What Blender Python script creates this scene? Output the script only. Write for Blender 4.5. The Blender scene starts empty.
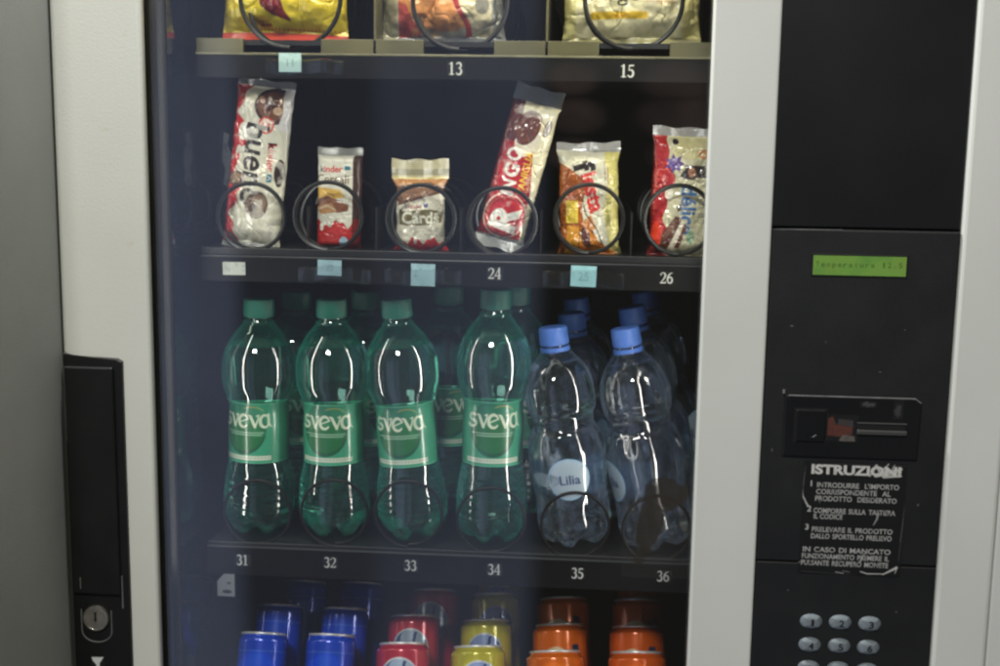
import bpy, bmesh, math, random
import numpy as np
from mathutils import Matrix, Vector

scene = bpy.context.scene
COL = scene.collection
PI = math.pi
rng = np.random.default_rng(7)
random.seed(7)

# ------------------------------------------------------------------ camera
F_PX, PITCH, YAW, ROLL = 1230.0, 0.1574, 0.073, 0.0148
CAM = np.array([0.0, -1.08, 1.40])


def cam_axes():
    f = np.array([-math.sin(YAW) * math.cos(PITCH), math.cos(YAW) * math.cos(PITCH), -math.sin(PITCH)])
    r = np.cross(f, [0, 0, 1.0]); r /= np.linalg.norm(r)
    d = np.cross(f, r)
    c, s = math.cos(ROLL), math.sin(ROLL)
    return c * r - s * d, s * r + c * d, f


R_, D_, FW_ = cam_axes()
cam_data = bpy.data.cameras.new('camera')
cam = bpy.data.objects.new('camera', cam_data)
COL.objects.link(cam)
cam.matrix_world = Matrix(((R_[0], -D_[0], -FW_[0], CAM[0]), (R_[1], -D_[1], -FW_[1], CAM[1]),
                           (R_[2], -D_[2], -FW_[2], CAM[2]), (0, 0, 0, 1)))
cam_data.sensor_width = 36.0
cam_data.lens = 36.0 * F_PX / 1000.0
cam_data.clip_start = 0.01
cam_data.clip_end = 50
scene.camera = cam


def U(px, py, Y):
    """the point of the photograph (px, py) that lies at depth Y of the machine"""
    d = R_ * (px - 500) / F_PX + D_ * (py - 333) / F_PX + FW_
    t = (Y - CAM[1]) / d[1]
    return CAM + d * t


def UX(px, py, Y): return float(U(px, py, Y)[0])
def UZ(px, py, Y): return float(U(px, py, Y)[2])


# ------------------------------------------------------------------ colour
def lin(c):
    c = np.asarray(c, float) / 255.0
    return np.where(c <= 0.04045, c / 12.92, ((c + 0.055) / 1.055) ** 2.4)


def lin4(c): return tuple(lin(c)) + (1.0,)


# ------------------------------------------------------------------ materials
def new_mat(name):
    m = bpy.data.materials.new(name); m.use_nodes = True
    nt = m.node_tree
    return m, nt, nt.nodes['Principled BSDF'], nt.nodes['Material Output']


def setp(b, **kw):
    for k, v in kw.items():
        b.inputs[k.replace('_', ' ')].default_value = v


def add_bump(nt, b, scale, strength, dist=0.001, detail=3, kind='noise'):
    tc = nt.nodes.new('ShaderNodeTexCoord')
    n = nt.nodes.new('ShaderNodeTexNoise'); n.inputs['Scale'].default_value = scale; n.inputs['Detail'].default_value = detail
    nt.links.new(tc.outputs['Object'], n.inputs['Vector'])
    bp = nt.nodes.new('ShaderNodeBump'); bp.inputs['Strength'].default_value = strength; bp.inputs['Distance'].default_value = dist
    nt.links.new(n.outputs['Fac'], bp.inputs['Height']); nt.links.new(bp.outputs['Normal'], b.inputs['Normal'])
    return n, tc


def mottled(name, c1, c2, scale, rough, bump=0.1, bscale=300, detail=5, dist=0.0005, spec=0.5, coat=0.0, c3=None):
    m, nt, b, o = new_mat(name)
    add_bump(nt, b, bscale, bump, dist)
    tc = nt.nodes.new('ShaderNodeTexCoord')
    n = nt.nodes.new('ShaderNodeTexNoise'); n.inputs['Scale'].default_value = scale; n.inputs['Detail'].default_value = detail
    r = nt.nodes.new('ShaderNodeValToRGB')
    r.color_ramp.elements[0].position = 0.3; r.color_ramp.elements[1].position = 0.7
    r.color_ramp.elements[0].color = lin4(c1); r.color_ramp.elements[1].color = lin4(c2)
    nt.links.new(tc.outputs['Object'], n.inputs['Vector']); nt.links.new(n.outputs['Fac'], r.inputs['Fac'])
    nt.links.new(r.outputs['Color'], b.inputs['Base Color'])
    if c3 is not None:      # sparse dirt specks
        n2 = nt.nodes.new('ShaderNodeTexNoise'); n2.inputs['Scale'].default_value = 38; n2.inputs['Detail'].default_value = 6
        nt.links.new(tc.outputs['Object'], n2.inputs['Vector'])
        mr = nt.nodes.new('ShaderNodeMapRange'); mr.inputs['From Min'].default_value = 0.68; mr.inputs['From Max'].default_value = 0.76
        nt.links.new(n2.outputs['Fac'], mr.inputs['Value'])
        mx = nt.nodes.new('ShaderNodeMix'); mx.data_type = 'RGBA'
        nt.links.new(mr.outputs['Result'], mx.inputs[0]); nt.links.new(r.outputs['Color'], mx.inputs[6])
        mx.inputs[7].default_value = lin4(c3)
        nt.links.new(mx.outputs[2], b.inputs['Base Color'])
    nr = nt.nodes.new('ShaderNodeMapRange'); nr.inputs['To Min'].default_value = rough * 0.85; nr.inputs['To Max'].default_value = min(1, rough * 1.15)
    nt.links.new(n.outputs['Fac'], nr.inputs['Value']); nt.links.new(nr.outputs['Result'], b.inputs['Roughness'])
    b.inputs['Specular IOR Level'].default_value = spec
    b.inputs['Coat Weight'].default_value = coat
    return m


def print_mat(name, rough=0.35, spec=0.5, coat=0.0, bump=0.0, metallic=0.0, bscale=200, transl=False):
    """printed surface: colour from the mesh's own print, alpha lets clear film through"""
    m, nt, b, o = new_mat(name)
    a = nt.nodes.new('ShaderNodeAttribute'); a.attribute_name = 'Print'
    nt.links.new(a.outputs['Color'], b.inputs['Base Color'])
    setp(b, Roughness=rough, Metallic=metallic)
    b.inputs['Specular IOR Level'].default_value = spec; b.inputs['Coat Weight'].default_value = coat
    b.inputs['Coat Roughness'].default_value = 0.12
    if bump: add_bump(nt, b, bscale, bump, 0.0006)
    tr = nt.nodes.new('ShaderNodeBsdfTransparent')
    gl = nt.nodes.new('ShaderNodeBsdfGlossy'); gl.inputs['Roughness'].default_value = 0.1
    mg = nt.nodes.new('ShaderNodeMixShader'); mg.inputs[0].default_value = 0.09
    nt.links.new(tr.outputs[0], mg.inputs[1]); nt.links.new(gl.outputs[0], mg.inputs[2])
    mx = nt.nodes.new('ShaderNodeMixShader')
    nt.links.new(a.outputs['Alpha'], mx.inputs[0]); nt.links.new(mg.outputs[0], mx.inputs[1]); nt.links.new(b.outputs[0], mx.inputs[2])
    nt.links.new(mx.outputs[0], o.inputs['Surface'])
    return m


def schlick_glass(name, tint=(1, 1, 1), f0=0.04, rough=0.0, extra=None):
    m, nt, b, o = new_mat(name)
    nt.nodes.remove(b)
    g = nt.nodes.new('ShaderNodeNewGeometry')
    dot = nt.nodes.new('ShaderNodeVectorMath'); dot.operation = 'DOT_PRODUCT'
    nt.links.new(g.outputs['Incoming'], dot.inputs[0]); nt.links.new(g.outputs['Normal'], dot.inputs[1])
    ab = nt.nodes.new('ShaderNodeMath'); ab.operation = 'ABSOLUTE'; nt.links.new(dot.outputs['Value'], ab.inputs[0])
    om = nt.nodes.new('ShaderNodeMath'); om.operation = 'SUBTRACT'; om.inputs[0].default_value = 1; nt.links.new(ab.outputs[0], om.inputs[1])
    pw = nt.nodes.new('ShaderNodeMath'); pw.operation = 'POWER'; pw.inputs[1].default_value = 5; nt.links.new(om.outputs[0], pw.inputs[0])
    ma = nt.nodes.new('ShaderNodeMath'); ma.operation = 'MULTIPLY_ADD'; ma.inputs[1].default_value = 1 - f0; ma.inputs[2].default_value = f0
    nt.links.new(pw.outputs[0], ma.inputs[0])
    t = nt.nodes.new('ShaderNodeBsdfTransparent'); t.inputs[0].default_value = tuple(tint) + (1,)
    gl = nt.nodes.new('ShaderNodeBsdfGlossy'); gl.inputs['Roughness'].default_value = rough
    mx = nt.nodes.new('ShaderNodeMixShader')
    nt.links.new(ma.outputs[0], mx.inputs[0]); nt.links.new(t.outputs[0], mx.inputs[1]); nt.links.new(gl.outputs[0], mx.inputs[2])
    nt.links.new(mx.outputs[0], o.inputs['Surface'])
    return m, nt, mx, o


def liquid_mat(name, tint, ior=1.33, milky=0.06, milk=(0.1, 0.5, 0.4), edge=0.4, power=2.6, coat=1.65, bump=(45, 0.10)):
    m, nt, b, o = new_mat(name)
    setp(b, Base_Color=tuple(tint) + (1,), Roughness=0.012, IOR=ior)
    b.inputs['Coat Weight'].default_value = 1.0; b.inputs['Coat IOR'].default_value = coat; b.inputs['Coat Roughness'].default_value = 0.03
    b.inputs['Transmission Weight'].default_value = 1.0
    add_bump(nt, b, bump[0], bump[1], 0.002, 1)
    d = nt.nodes.new('ShaderNodeBsdfTranslucent'); d.inputs[0].default_value = tuple(milk) + (1,)
    d2 = nt.nodes.new('ShaderNodeBsdfDiffuse'); d2.inputs[0].default_value = tuple(milk) + (1,)
    a = nt.nodes.new('ShaderNodeMixShader'); a.inputs[0].default_value = 0.5
    nt.links.new(d.outputs[0], a.inputs[1]); nt.links.new(d2.outputs[0], a.inputs[2])
    # the wall of the bottle is seen through a longer path near its outline
    lw = nt.nodes.new('ShaderNodeLayerWeight'); lw.inputs['Blend'].default_value = 0.5
    pw = nt.nodes.new('ShaderNodeMath'); pw.operation = 'POWER'; pw.inputs[1].default_value = power; nt.links.new(lw.outputs['Facing'], pw.inputs[0])
    fm = nt.nodes.new('ShaderNodeMath'); fm.operation = 'MULTIPLY_ADD'; fm.inputs[1].default_value = edge; fm.inputs[2].default_value = milky; nt.links.new(pw.outputs[0], fm.inputs[0])
    mx = nt.nodes.new('ShaderNodeMixShader'); nt.links.new(fm.outputs[0], mx.inputs[0])
    nt.links.new(b.outputs[0], mx.inputs[1]); nt.links.new(a.outputs[0], mx.inputs[2])
    nt.links.new(mx.outputs[0], o.inputs['Surface'])
    return m


M = {}
M['white'] = mottled('door_enamel', (201, 202, 192), (208, 209, 200), 6, 0.42, 0.2, 420, spec=0.4, c3=(198, 196, 178))
M['wall'] = mottled('grey_wall_paint', (128, 130, 123), (138, 139, 132), 9, 0.7, 0.35, 900, spec=0.25)
M['panel_smooth'] = mottled('black_panel_gloss', (15, 16, 16), (19, 20, 20), 8, 0.42, 0.1, 700, spec=0.35)
M['panel'] = mottled('black_panel_grain', (20, 21, 20), (26, 27, 25), 20, 0.5, 0.5, 1400, spec=0.4, c3=(30, 30, 28))
M['handle'] = mottled('black_handle_plastic', (13, 14, 13), (18, 19, 18), 25, 0.42, 0.3, 1400, spec=0.45)
M['gasket'] = mottled('dark_rubber', (17, 18, 14), (23, 24, 18), 30, 0.5, 0.2, 500, spec=0.3)
M['liner_side'] = mottled('glossy_navy_liner', (22, 27, 42), (27, 32, 48), 7, 0.05, 0.02, 40); M['liner_side'].node_tree.nodes['Principled BSDF'].inputs['IOR'].default_value = 2.6
M['liner'] = mottled('dark_liner', (18, 20, 26), (24, 26, 32), 7, 0.5, 0.1, 200)
M['shelf'] = mottled('black_tray', (14, 15, 17), (20, 21, 23), 18, 0.45, 0.15, 400)
M['olive'] = mottled('olive_beige_tray_metal', (76, 73, 49), (94, 90, 62), 22, 0.4, 0.12, 300)
M['edge'] = mottled('tray_front_edge', (92, 90, 70), (116, 113, 90), 30, 0.35, 0.1, 300)
M['strip'] = mottled('number_strip_plastic', (5, 6, 7), (8, 9, 10), 15, 0.5, 0.1, 400, spec=0.2)
M['wire'] = mottled('dark_grey_wire', (15, 16, 16), (25, 26, 25), 50, 0.36, 0.15, 500, spec=0.4)
M['coil'] = mottled('black_coil', (8, 8, 8), (13, 13, 13), 40, 0.5, 0.1, 500, spec=0.2)
M['chrome'] = mottled('lock_metal', (150, 146, 136), (185, 180, 170), 120, 0.32, 0.15, 400); M['chrome'].node_tree.nodes['Principled BSDF'].inputs['Metallic'].default_value = 0.85
M['rim'] = mottled('can_aluminium', (226, 226, 226), (238, 238, 238), 60, 0.32, 0.05, 400); M['rim'].node_tree.nodes['Principled BSDF'].inputs['Metallic'].default_value = 0.55
M['black'] = mottled('slot_black', (5, 5, 5), (8, 8, 8), 20, 0.8)
M['seam_light'] = mottled('pale_plastic_edge', (84, 86, 84), (120, 121, 118), 60, 0.45)  # pale edge lines, one of them a painted lit bevel
M['print_paper'] = print_mat('printed_paper', 0.6, 0.3)
M['print_gloss'] = print_mat('printed_film', 0.33, 0.5, 0.35, 0.15)
M['print_foil'] = print_mat('printed_foil', 0.24, 0.6, 0.9, 0.2)
M['print_can'] = print_mat('printed_aluminium', 0.2, 0.6, 0.8, 0.0, 0.2)
M['print_label'] = print_mat('printed_bottle_label', 0.35, 0.5, 0.9)
M['print_plastic'] = print_mat('printed_key_plastic', 0.5, 0.4)
M['film'] = schlick_glass('clear_film', (0.93, 0.95, 0.95), 0.12, 0.08)[0]
M['green_pet'] = liquid_mat('green_bottle', (0.46, 0.95, 0.82), 1.33, 0.028, (0.04, 0.66, 0.50), 0.46, 2.8, 1.8)
M['clear_pet'] = liquid_mat('clear_bottle', (0.90, 0.95, 1.0), 1.33, 0.012, (0.48, 0.62, 0.90), 0.5, 3.4, 1.95, (75, 0.24))


def plastic(name, c, rough=0.35, transm=0.0, sss=0.0):
    m, nt, b, o = new_mat(name)
    add_bump(nt, b, 300, 0.1, 0.0004)
    setp(b, Base_Color=lin4(c), Roughness=rough)
    b.inputs['Transmission Weight'].default_value = transm
    return m


M['green_cap'] = plastic('teal_cap', (8, 112, 92), 0.33, 0.25)
M['blue_cap'] = plastic('blue_cap', (84, 124, 204), 0.4)

# glass pane: clear with faint smears
gm, nt, gmx, go = schlick_glass('door_glass', (0.955, 0.965, 0.96), 0.065, 0.0)
M['glass'] = gm
# green backlit display
dm, nt, b, o = new_mat('backlit_display')
a = nt.nodes.new('ShaderNodeAttribute'); a.attribute_name = 'Print'
setp(b, Roughness=0.25)
nt.links.new(a.outputs['Color'], b.inputs['Base Color']); nt.links.new(a.outputs['Color'], b.inputs['Emission Color'])
b.inputs['Emission Strength'].default_value = 0.15
M['lcd'] = dm
# brown patch on the door glass
M['glass_patch'] = print_mat('brown_glass_patch', 0.75, 0.2)


# ------------------------------------------------------------------ mesh helpers
def obj(name, me, mat, parent=None, smooth=False):
    o = bpy.data.objects.new(name, me); COL.objects.link(o)
    if mat is not None: me.materials.append(mat)
    if smooth: me.polygons.foreach_set('use_smooth', [True] * len(me.polygons))
    if parent is not None: o.parent = parent
    return o


def empty(name, loc=(0, 0, 0)):
    o = bpy.data.objects.new(name, None); COL.objects.link(o); o.location = loc
    o.empty_display_size = 0.02
    return o


def tag(o, label, cat, group=None):
    o['label'] = label; o['category'] = cat
    if group: o['group'] = group


class MB:
    def __init__(self): self.bm = bmesh.new()

    def box(self, x0, x1, y0, y1, z0, z1, bev=0.0, seg=2):
        vs = [self.bm.verts.new(p) for p in ((x0, y0, z0), (x1, y0, z0), (x1, y1, z0), (x0, y1, z0), (x0, y0, z1), (x1, y0, z1), (x1, y1, z1), (x0, y1, z1))]
        fs = [self.bm.faces.new([vs[i] for i in q]) for q in ((0, 1, 5, 4), (1, 2, 6, 5), (2, 3, 7, 6), (3, 0, 4, 7), (4, 5, 6, 7), (3, 2, 1, 0))]
        if bev:
            es = list({e for f in fs for e in f.edges})
            bmesh.ops.bevel(self.bm, geom=es, offset=bev, segments=seg, profile=0.5, affect='EDGES')
        return self

    def prism(self, pts, y0, y1, bev=0.0, seg=2):
        """outline in (x, z), counter-clockwise seen from the front, extruded from y0 (front) to y1"""
        a = [self.bm.verts.new((x, y0, z)) for x, z in pts]
        b = [self.bm.verts.new((x, y1, z)) for x, z in pts]
        n = len(pts)
        front = self.bm.faces.new(a); self.bm.faces.new(b[::-1])
        for i in range(n):
            j = (i + 1) % n
            self.bm.faces.new((a[j], a[i], b[i], b[j]))
        if bev:
            bmesh.ops.bevel(self.bm, geom=list(front.edges), offset=bev, segments=seg, profile=0.5, affect='EDGES')
        return self

    def tube(self, pts, r, n=8, closed=False):
        pts = [Vector(p) for p in pts]
        rings = []
        up = Vector((0, 1, 0))
        N = len(pts)
        prev = None
        for i, p in enumerate(pts):
            if closed: t = (pts[(i + 1) % N] - pts[i - 1]).normalized()
            else: t = (pts[min(i + 1, N - 1)] - pts[max(i - 1, 0)]).normalized()
            if prev is None:
                s = t.cross(up)
                if s.length < 1e-4: s = t.cross(Vector((1, 0, 0)))
            else:
                s = prev - t * prev.dot(t)
            s.normalize(); prev = s
            q = t.cross(s)
            rings.append([self.bm.verts.new(p + r * (math.cos(2 * PI * k / n) * s + math.sin(2 * PI * k / n) * q)) for k in range(n)])
        for i in range(N if closed else N - 1):
            A, B = rings[i], rings[(i + 1) % N]
            for k in range(n):
                self.bm.faces.new((A[k], A[(k + 1) % n], B[(k + 1) % n], B[k]))
        if not closed:
            self.bm.faces.new(rings[0][::-1]); self.bm.faces.new(rings[-1])
        return self

    def build(self, name, mat, parent=None, smooth=False):
        bmesh.ops.recalc_face_normals(self.bm, faces=self.bm.faces)
        me = bpy.data.meshes.new(name); self.bm.to_mesh(me); self.bm.free()
        o = obj(name, me, mat, parent, smooth)
        if smooth:
            try: me.set_sharp_from_angle(angle=math.radians(40))
            except Exception: pass
        return o


def grid_faces(nv, nu, wrap=False):
    i = np.arange(nv - 1)[:, None]; j = np.arange(nu if wrap else nu - 1)[None, :]
    j2 = (j + 1) % nu
    return np.stack([i * nu + j, i * nu + j2, (i + 1) * nu + j2, (i + 1) * nu + j], -1).reshape(-1, 4)


def np_mesh(name, verts, faces, colors=None):
    me = bpy.data.meshes.new(name)
    me.from_pydata(verts.reshape(-1, 3).tolist(), [], faces.tolist())
    if colors is not None:
        ca = me.color_attributes.new('Print', 'FLOAT_COLOR', 'POINT')
        ca.data.foreach_set('color', colors.reshape(-1, 4).astype(np.float32).ravel())
    me.update()
    return me


def join_grids(parts):
    """list of (verts, faces, colors) -> one"""
    V, Fs, C, off = [], [], [], 0
    for v, f, c in parts:
        v = v.reshape(-1, 3); V.append(v); Fs.append(f + off); off += len(v)
        C.append(c.reshape(-1, 4) if c is not None else np.ones((len(v), 4)))
    return np.concatenate(V), np.concatenate(Fs), np.concatenate(C)


def noise2(h, w, cells, seed):
    r = np.random.default_rng(seed)
    ch, cw = max(2, int(cells * h / max(h, w)) + 2), max(2, int(cells * w / max(h, w)) + 2)
    g = r.random((ch, cw))
    y = np.linspace(0, ch - 1.001, h); x = np.linspace(0, cw - 1.001, w)
    yi, xi = y.astype(int), x.astype(int); fy, fx = (y - yi)[:, None], (x - xi)[None]
    fy = fy * fy * (3 - 2 * fy); fx = fx * fx * (3 - 2 * fx)
    a = g[yi][:, xi]; b_ = g[yi][:, xi + 1]; c = g[yi + 1][:, xi]; d = g[yi + 1][:, xi + 1]
    return (a * (1 - fx) + b_ * fx) * (1 - fy) + (c * (1 - fx) + d * fx) * fy


def fbm2(h, w, cells, seed, oct=4):
    return sum(noise2(h, w, cells * 2 ** k, seed + k) * 0.5 ** (k + 1) for k in range(oct)) / (1 - 0.5 ** oct)


# ------------------------------------------------------------------ prints
_font_cache = {}


def text_tris(s, bold=0.0):
    key = (s, bold)
    if key not in _font_cache:
        cu = bpy.data.curves.new('t', 'FONT'); cu.body = s; cu.offset = bold; cu.resolution_u = 4
        ob = bpy.data.objects.new('t', cu); COL.objects.link(ob)
        bpy.context.view_layer.update()
        me = ob.to_mesh()
        me.calc_loop_triangles()
        v = np.array([x.co[:2] for x in me.vertices]); t = np.array([x.vertices[:] for x in me.loop_triangles])
        ob.to_mesh_clear()
        bpy.data.objects.remove(ob); bpy.data.curves.remove(cu)
        _font_cache[key] = v[t] if len(t) else np.zeros((0, 3, 2))
    return _font_cache[key]


class Art:
    """a print w x h mm; origin bottom left; res = points per mm"""
    def __init__(self, w, h, res=2.0, bg=(255, 255, 255), alpha=1.0, ss=2):
        self.w, self.h, self.res, self.ss = w, h, res, ss
        self.nu, self.nv = int(round(w * res)) + 1, int(round(h * res)) + 1
        W, H = self.nu * ss, self.nv * ss
        self.a = np.empty((H, W, 4)); self.a[..., :3] = lin(bg); self.a[..., 3] = alpha
        self.X = (np.arange(W) + 0.5) / W * w; self.Y = (np.arange(H) + 0.5) / H * h

    def put(self, mask, c, alpha=1.0, mix=1.0):
        col = np.append(lin(c), alpha)
        m = np.asarray(mask, float)[..., None] * mix
        self.a = self.a * (1 - m) + col * m

    def grid(self): return np.meshgrid(self.X, self.Y)

    def rect(self, x0, x1, y0, y1, c, alpha=1.0, mix=1.0):
        X, Y = self.grid(); self.put((X >= x0) & (X <= x1) & (Y >= y0) & (Y <= y1), c, alpha, mix)

    def ellipse(self, cx, cy, rx, ry, c, alpha=1.0, ang=0.0, mix=1.0, inner=0.0):
        X, Y = self.grid(); ca, sa = math.cos(ang), math.sin(ang)
        u = ((X - cx) * ca + (Y - cy) * sa) / rx; v = (-(X - cx) * sa + (Y - cy) * ca) / ry
        d = u * u + v * v
        self.put((d <= 1) & (d >= inner * inner), c, alpha, mix)

    def poly(self, pts, c, alpha=1.0, mix=1.0):
        X, Y = self.grid(); m = np.zeros(X.shape, bool); n = len(pts)
        for i in range(n):
            (x0, y0), (x1, y1) = pts[i], pts[(i + 1) % n]
            if y0 == y1: continue
            m ^= ((y0 > Y) != (y1 > Y)) & (X < (x1 - x0) * (Y - y0) / (y1 - y0) + x0)
        self.put(m, c, alpha, mix)

    def where(self, fn, c, alpha=1.0, mix=1.0):
        X, Y = self.grid(); self.put(fn(X, Y), c, alpha, mix)

    def stroke(self, pts, wd, c, alpha=1.0, mix=1.0):
        X, Y = self.grid(); m = np.zeros(X.shape, bool)
        if np.isscalar(wd): wd = [wd] * len(pts)
        for i in range(len(pts) - 1):
            (x0, y0), (x1, y1) = pts[i], pts[i + 1]
            dx, dy = x1 - x0, y1 - y0; L = dx * dx + dy * dy + 1e-12
            t = np.clip(((X - x0) * dx + (Y - y0) * dy) / L, 0, 1)
            m |= (X - x0 - t * dx) ** 2 + (Y - y0 - t * dy) ** 2 <= (0.5 * (wd[i] + (wd[i + 1] - wd[i]) * t)) ** 2
        self.put(m, c, alpha, mix)

    def text(self, s, x, y, height, c, width=None, ang=0.0, shear=0.0, bold=0.0, anchor='c', mix=1.0, alpha=1.0):
        """height = height of a capital; x, y = centre (c) or left baseline (l); ang turns counter-clockwise"""
        T = text_tris(s, bold)
        if not len(T): return
        T = T.copy()
        cap = 0.73
        k = height / cap
        x0, x1 = T[..., 0].min(), T[..., 0].max()
        kx = k if width is None else width / (x1 - x0)
        if anchor == 'c':
            T[..., 0] -= (x0 + x1) / 2; T[..., 1] -= cap / 2
        else:
            T[..., 0] -= x0
        T[..., 0] *= kx; T[..., 1] *= k
        T[..., 0] += shear * T[..., 1]
        ca, sa = math.cos(ang), math.sin(ang)
        P = np.stack([T[..., 0] * ca - T[..., 1] * sa + x, T[..., 0] * sa + T[..., 1] * ca + y], -1)
        W, H = len(self.X), len(self.Y)
        gx = P[..., 0] / self.w * W - 0.5; gy = P[..., 1] / self.h * H - 0.5
        m = np.zeros((H, W), bool)
        for a, b in zip(gx, gy):
            i0, i1 = max(0, int(math.floor(a.min()))), min(W - 1, int(math.ceil(a.max())))
            j0, j1 = max(0, int(math.floor(b.min()))), min(H - 1, int(math.ceil(b.max())))
            if i1 < i0 or j1 < j0: continue
            xx, yy = np.meshgrid(np.arange(i0, i1 + 1), np.arange(j0, j1 + 1))
            d = [(a[(q + 1) % 3] - a[q]) * (yy - b[q]) - (b[(q + 1) % 3] - b[q]) * (xx - a[q]) for q in range(3)]
            m[j0:j1 + 1, i0:i1 + 1] |= ((d[0] >= 0) & (d[1] >= 0) & (d[2] >= 0)) | ((d[0] <= 0) & (d[1] <= 0) & (d[2] <= 0))
        self.put(m, c, alpha, mix)

    def blotch(self, c, cells, thr, seed, mix=0.6, soft=0.08, alpha=None):
        n = fbm2(len(self.Y), len(self.X), cells, seed)
        m = np.clip((n - thr) / soft, 0, 1) * mix
        col = np.append(lin(c), 1.0 if alpha is None else alpha)
        if alpha is None:
            self.a[..., :3] = self.a[..., :3] * (1 - m[..., None]) + col[:3] * m[..., None]
        else:
            self.a = self.a * (1 - m[..., None]) + col * m[..., None]

    def out(self):
        s = self.ss
        return self.a.reshape(self.nv, s, self.nu, s, 4).mean((1, 3))


def sheet(name, art, center, mat, parent, tilt=0.0, lift=None, w=None, h=None):
    """flat printed sheet facing the viewer (-Y), centre in world/parent coordinates"""
    c = art.out()
    w = art.w / 1000 if w is None else w; h = art.h / 1000 if h is None else h
    x = np.linspace(-w / 2, w / 2, art.nu); z = np.linspace(-h / 2, h / 2, art.nv)
    X, Z = np.meshgrid(x, z)
    ca, sa = math.cos(tilt), math.sin(tilt)
    V = np.stack([X * ca - Z * sa + center[0], np.full_like(X, center[1]), X * sa + Z * ca + center[2]], -1)
    if lift is not None: V[..., 1] -= lift(X, Z)
    return obj(name, np_mesh(name, V, grid_faces(art.nv, art.nu), c), mat, parent, lift is not None)


# serif numerals and lettering drawn as strokes of changing width, unit height
def arc(cx, cy, rx, ry, a0, a1, n=14):
    return [(cx + rx * math.cos(math.radians(a0 + (a1 - a0) * i / n)), cy + ry * math.sin(math.radians(a0 + (a1 - a0) * i / n))) for i in range(n + 1)]


def wv(n, a, b): return [a + (b - a) * math.sin(PI * i / (n - 1)) for i in range(n)]


THIN, THICK = 0.075, 0.17
DIG = {
    '1': [([(0.27, 0.96), (0.27, 0.03)], THICK), ([(0.27, 0.96), (0.08, 0.86)], THIN), ([(0.08, 0.03), (0.46, 0.03)], THIN)],
    '2': [(arc(0.27, 0.72, 0.21, 0.25, 165, -30), [0.13, 0.08, 0.07, 0.07, 0.07, 0.08, 0.09, 0.11, 0.13, 0.15, 0.17, 0.17, 0.17, 0.16, 0.14]),
          ([(0.45, 0.6), (0.3, 0.33), (0.07, 0.07)], [0.15, 0.1, 0.07]), ([(0.07, 0.06), (0.5, 0.06)], 0.12), ([(0.5, 0.06), (0.53, 0.22)], 0.06)],
    '3': [(arc(0.25, 0.75, 0.19, 0.22, 150, -80), wv(15, 0.08, 0.17)), (arc(0.25, 0.28, 0.22, 0.26, 88, -150), wv(15, 0.08, 0.19))],
    '4': [([(0.4, 0.97), (0.4, 0.03)], THICK), ([(0.4, 0.95), (0.03, 0.3)], THIN), ([(0.03, 0.29), (0.55, 0.29)], 0.09), ([(0.27, 0.03), (0.53, 0.03)], 0.06)],
    '5': [([(0.14, 0.93), (0.45, 0.95)], 0.13), ([(0.14, 0.93), (0.1, 0.55)], THIN), (arc(0.23, 0.31, 0.23, 0.28, 118, -150, 18), wv(19, 0.08, 0.19))],
    '6': [(arc(0.5, 0.32, 0.42, 0.64, 90, 180), [0.06, 0.07, 0.08, 0.1, 0.11, 0.13, 0.14, 0.15, 0.16, 0.17, 0.17, 0.17, 0.17, 0.17, 0.17]), (arc(0.29, 0.31, 0.2, 0.27, 160, -200, 24), wv(25, 0.1, 0.16))],
}
LET = {
    's': ([(arc(0.24, 0.37, 0.18, 0.12, 40, 250), wv(15, 0.1, 0.16)), (arc(0.22, 0.13, 0.2, 0.12, 70, -150), wv(15, 0.17, 0.12))], 0.5),
    'v': ([([(0.0, 0.5), (0.1, 0.44), (0.3, 0.02)], [0.06, 0.15, 0.15]), ([(0.3, 0.02), (0.42, 0.3), (0.46, 0.5)], [0.09, 0.08, 0.09]), ([(0.46, 0.5), (0.36, 0.47)], 0.07)], 0.52),
    'e': ([(arc(0.26, 0.25, 0.22, 0.25, 20, 320, 22), wv(23, 0.08, 0.17)), ([(0.06, 0.19), (0.46, 0.34)], 0.07)], 0.52),
    'a': ([(arc(0.24, 0.25, 0.2, 0.25, 60, 320, 20), wv(21, 0.08, 0.17)), ([(0.4, 0.52), (0.42, 0.12), (0.56, 0.0)], [0.13, 0.14, 0.06])], 0.58),
}


def strokes(art, glyphs, x, y, k, c, mix=1.0, thin=1.0):
    for pts, wd in glyphs:
        wd = wd * thin if np.isscalar(wd) else [q * thin for q in wd]
        P = [(x + px_ * k, y + py_ * k) for px_, py_ in pts]
        W = wd * k if np.isscalar(wd) else [q * k for q in wd]
        art.stroke(P, W, c, mix=mix)


def number_art(s, h, c=(205, 205, 200), res=3.2):
    w = h * 0.62 * len(s) + 3
    A = Art(w, h + 2.4, res, (22, 23, 27), 0.0)
    A.a[..., :3] = lin(c)
    for i, ch in enumerate(s): strokes(A, DIG[ch], 1.4 + i * h * 0.6, 1.2, h, c, thin=0.88)
    return A


# ------------------------------------------------------------------ machine
ZLO, ZHI = 0.42, 1.78
xL = UX(62, 333, 0); xGL = UX(150, 333, 0); xGR = UX(700.8, 333, 0); xPL = UX(766.8, 333, 0); xPR = UX(955, 333, 0)
xRE = UX(991, 600, 0)
zTopGlass = UZ(430, -110, 0); zBotGlass = UZ(430, 860, 0)

machine = empty('vending_machine', (0.05, 0.3, 0.0))
tag(machine, 'white glass fronted snack and drink vending machine with black control panel', 'vending machine')
machine_inv = Matrix.Translation((-0.05, -0.3, 0))


def mpart(mb, name, mat, parent=machine, smooth=False):
    """a part modelled in world coordinates"""
    o = mb.build(name, mat, None, smooth)
    return adopt(o, parent)


def adopt(o, parent=machine):
    o.parent = parent
    if parent is machine: o.matrix_parent_inverse = machine_inv
    return o


# parts keep world coordinates: root carries the offset, sub-parts inherit it
def sub(o, parent):
    o.parent = parent
    return o


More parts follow.
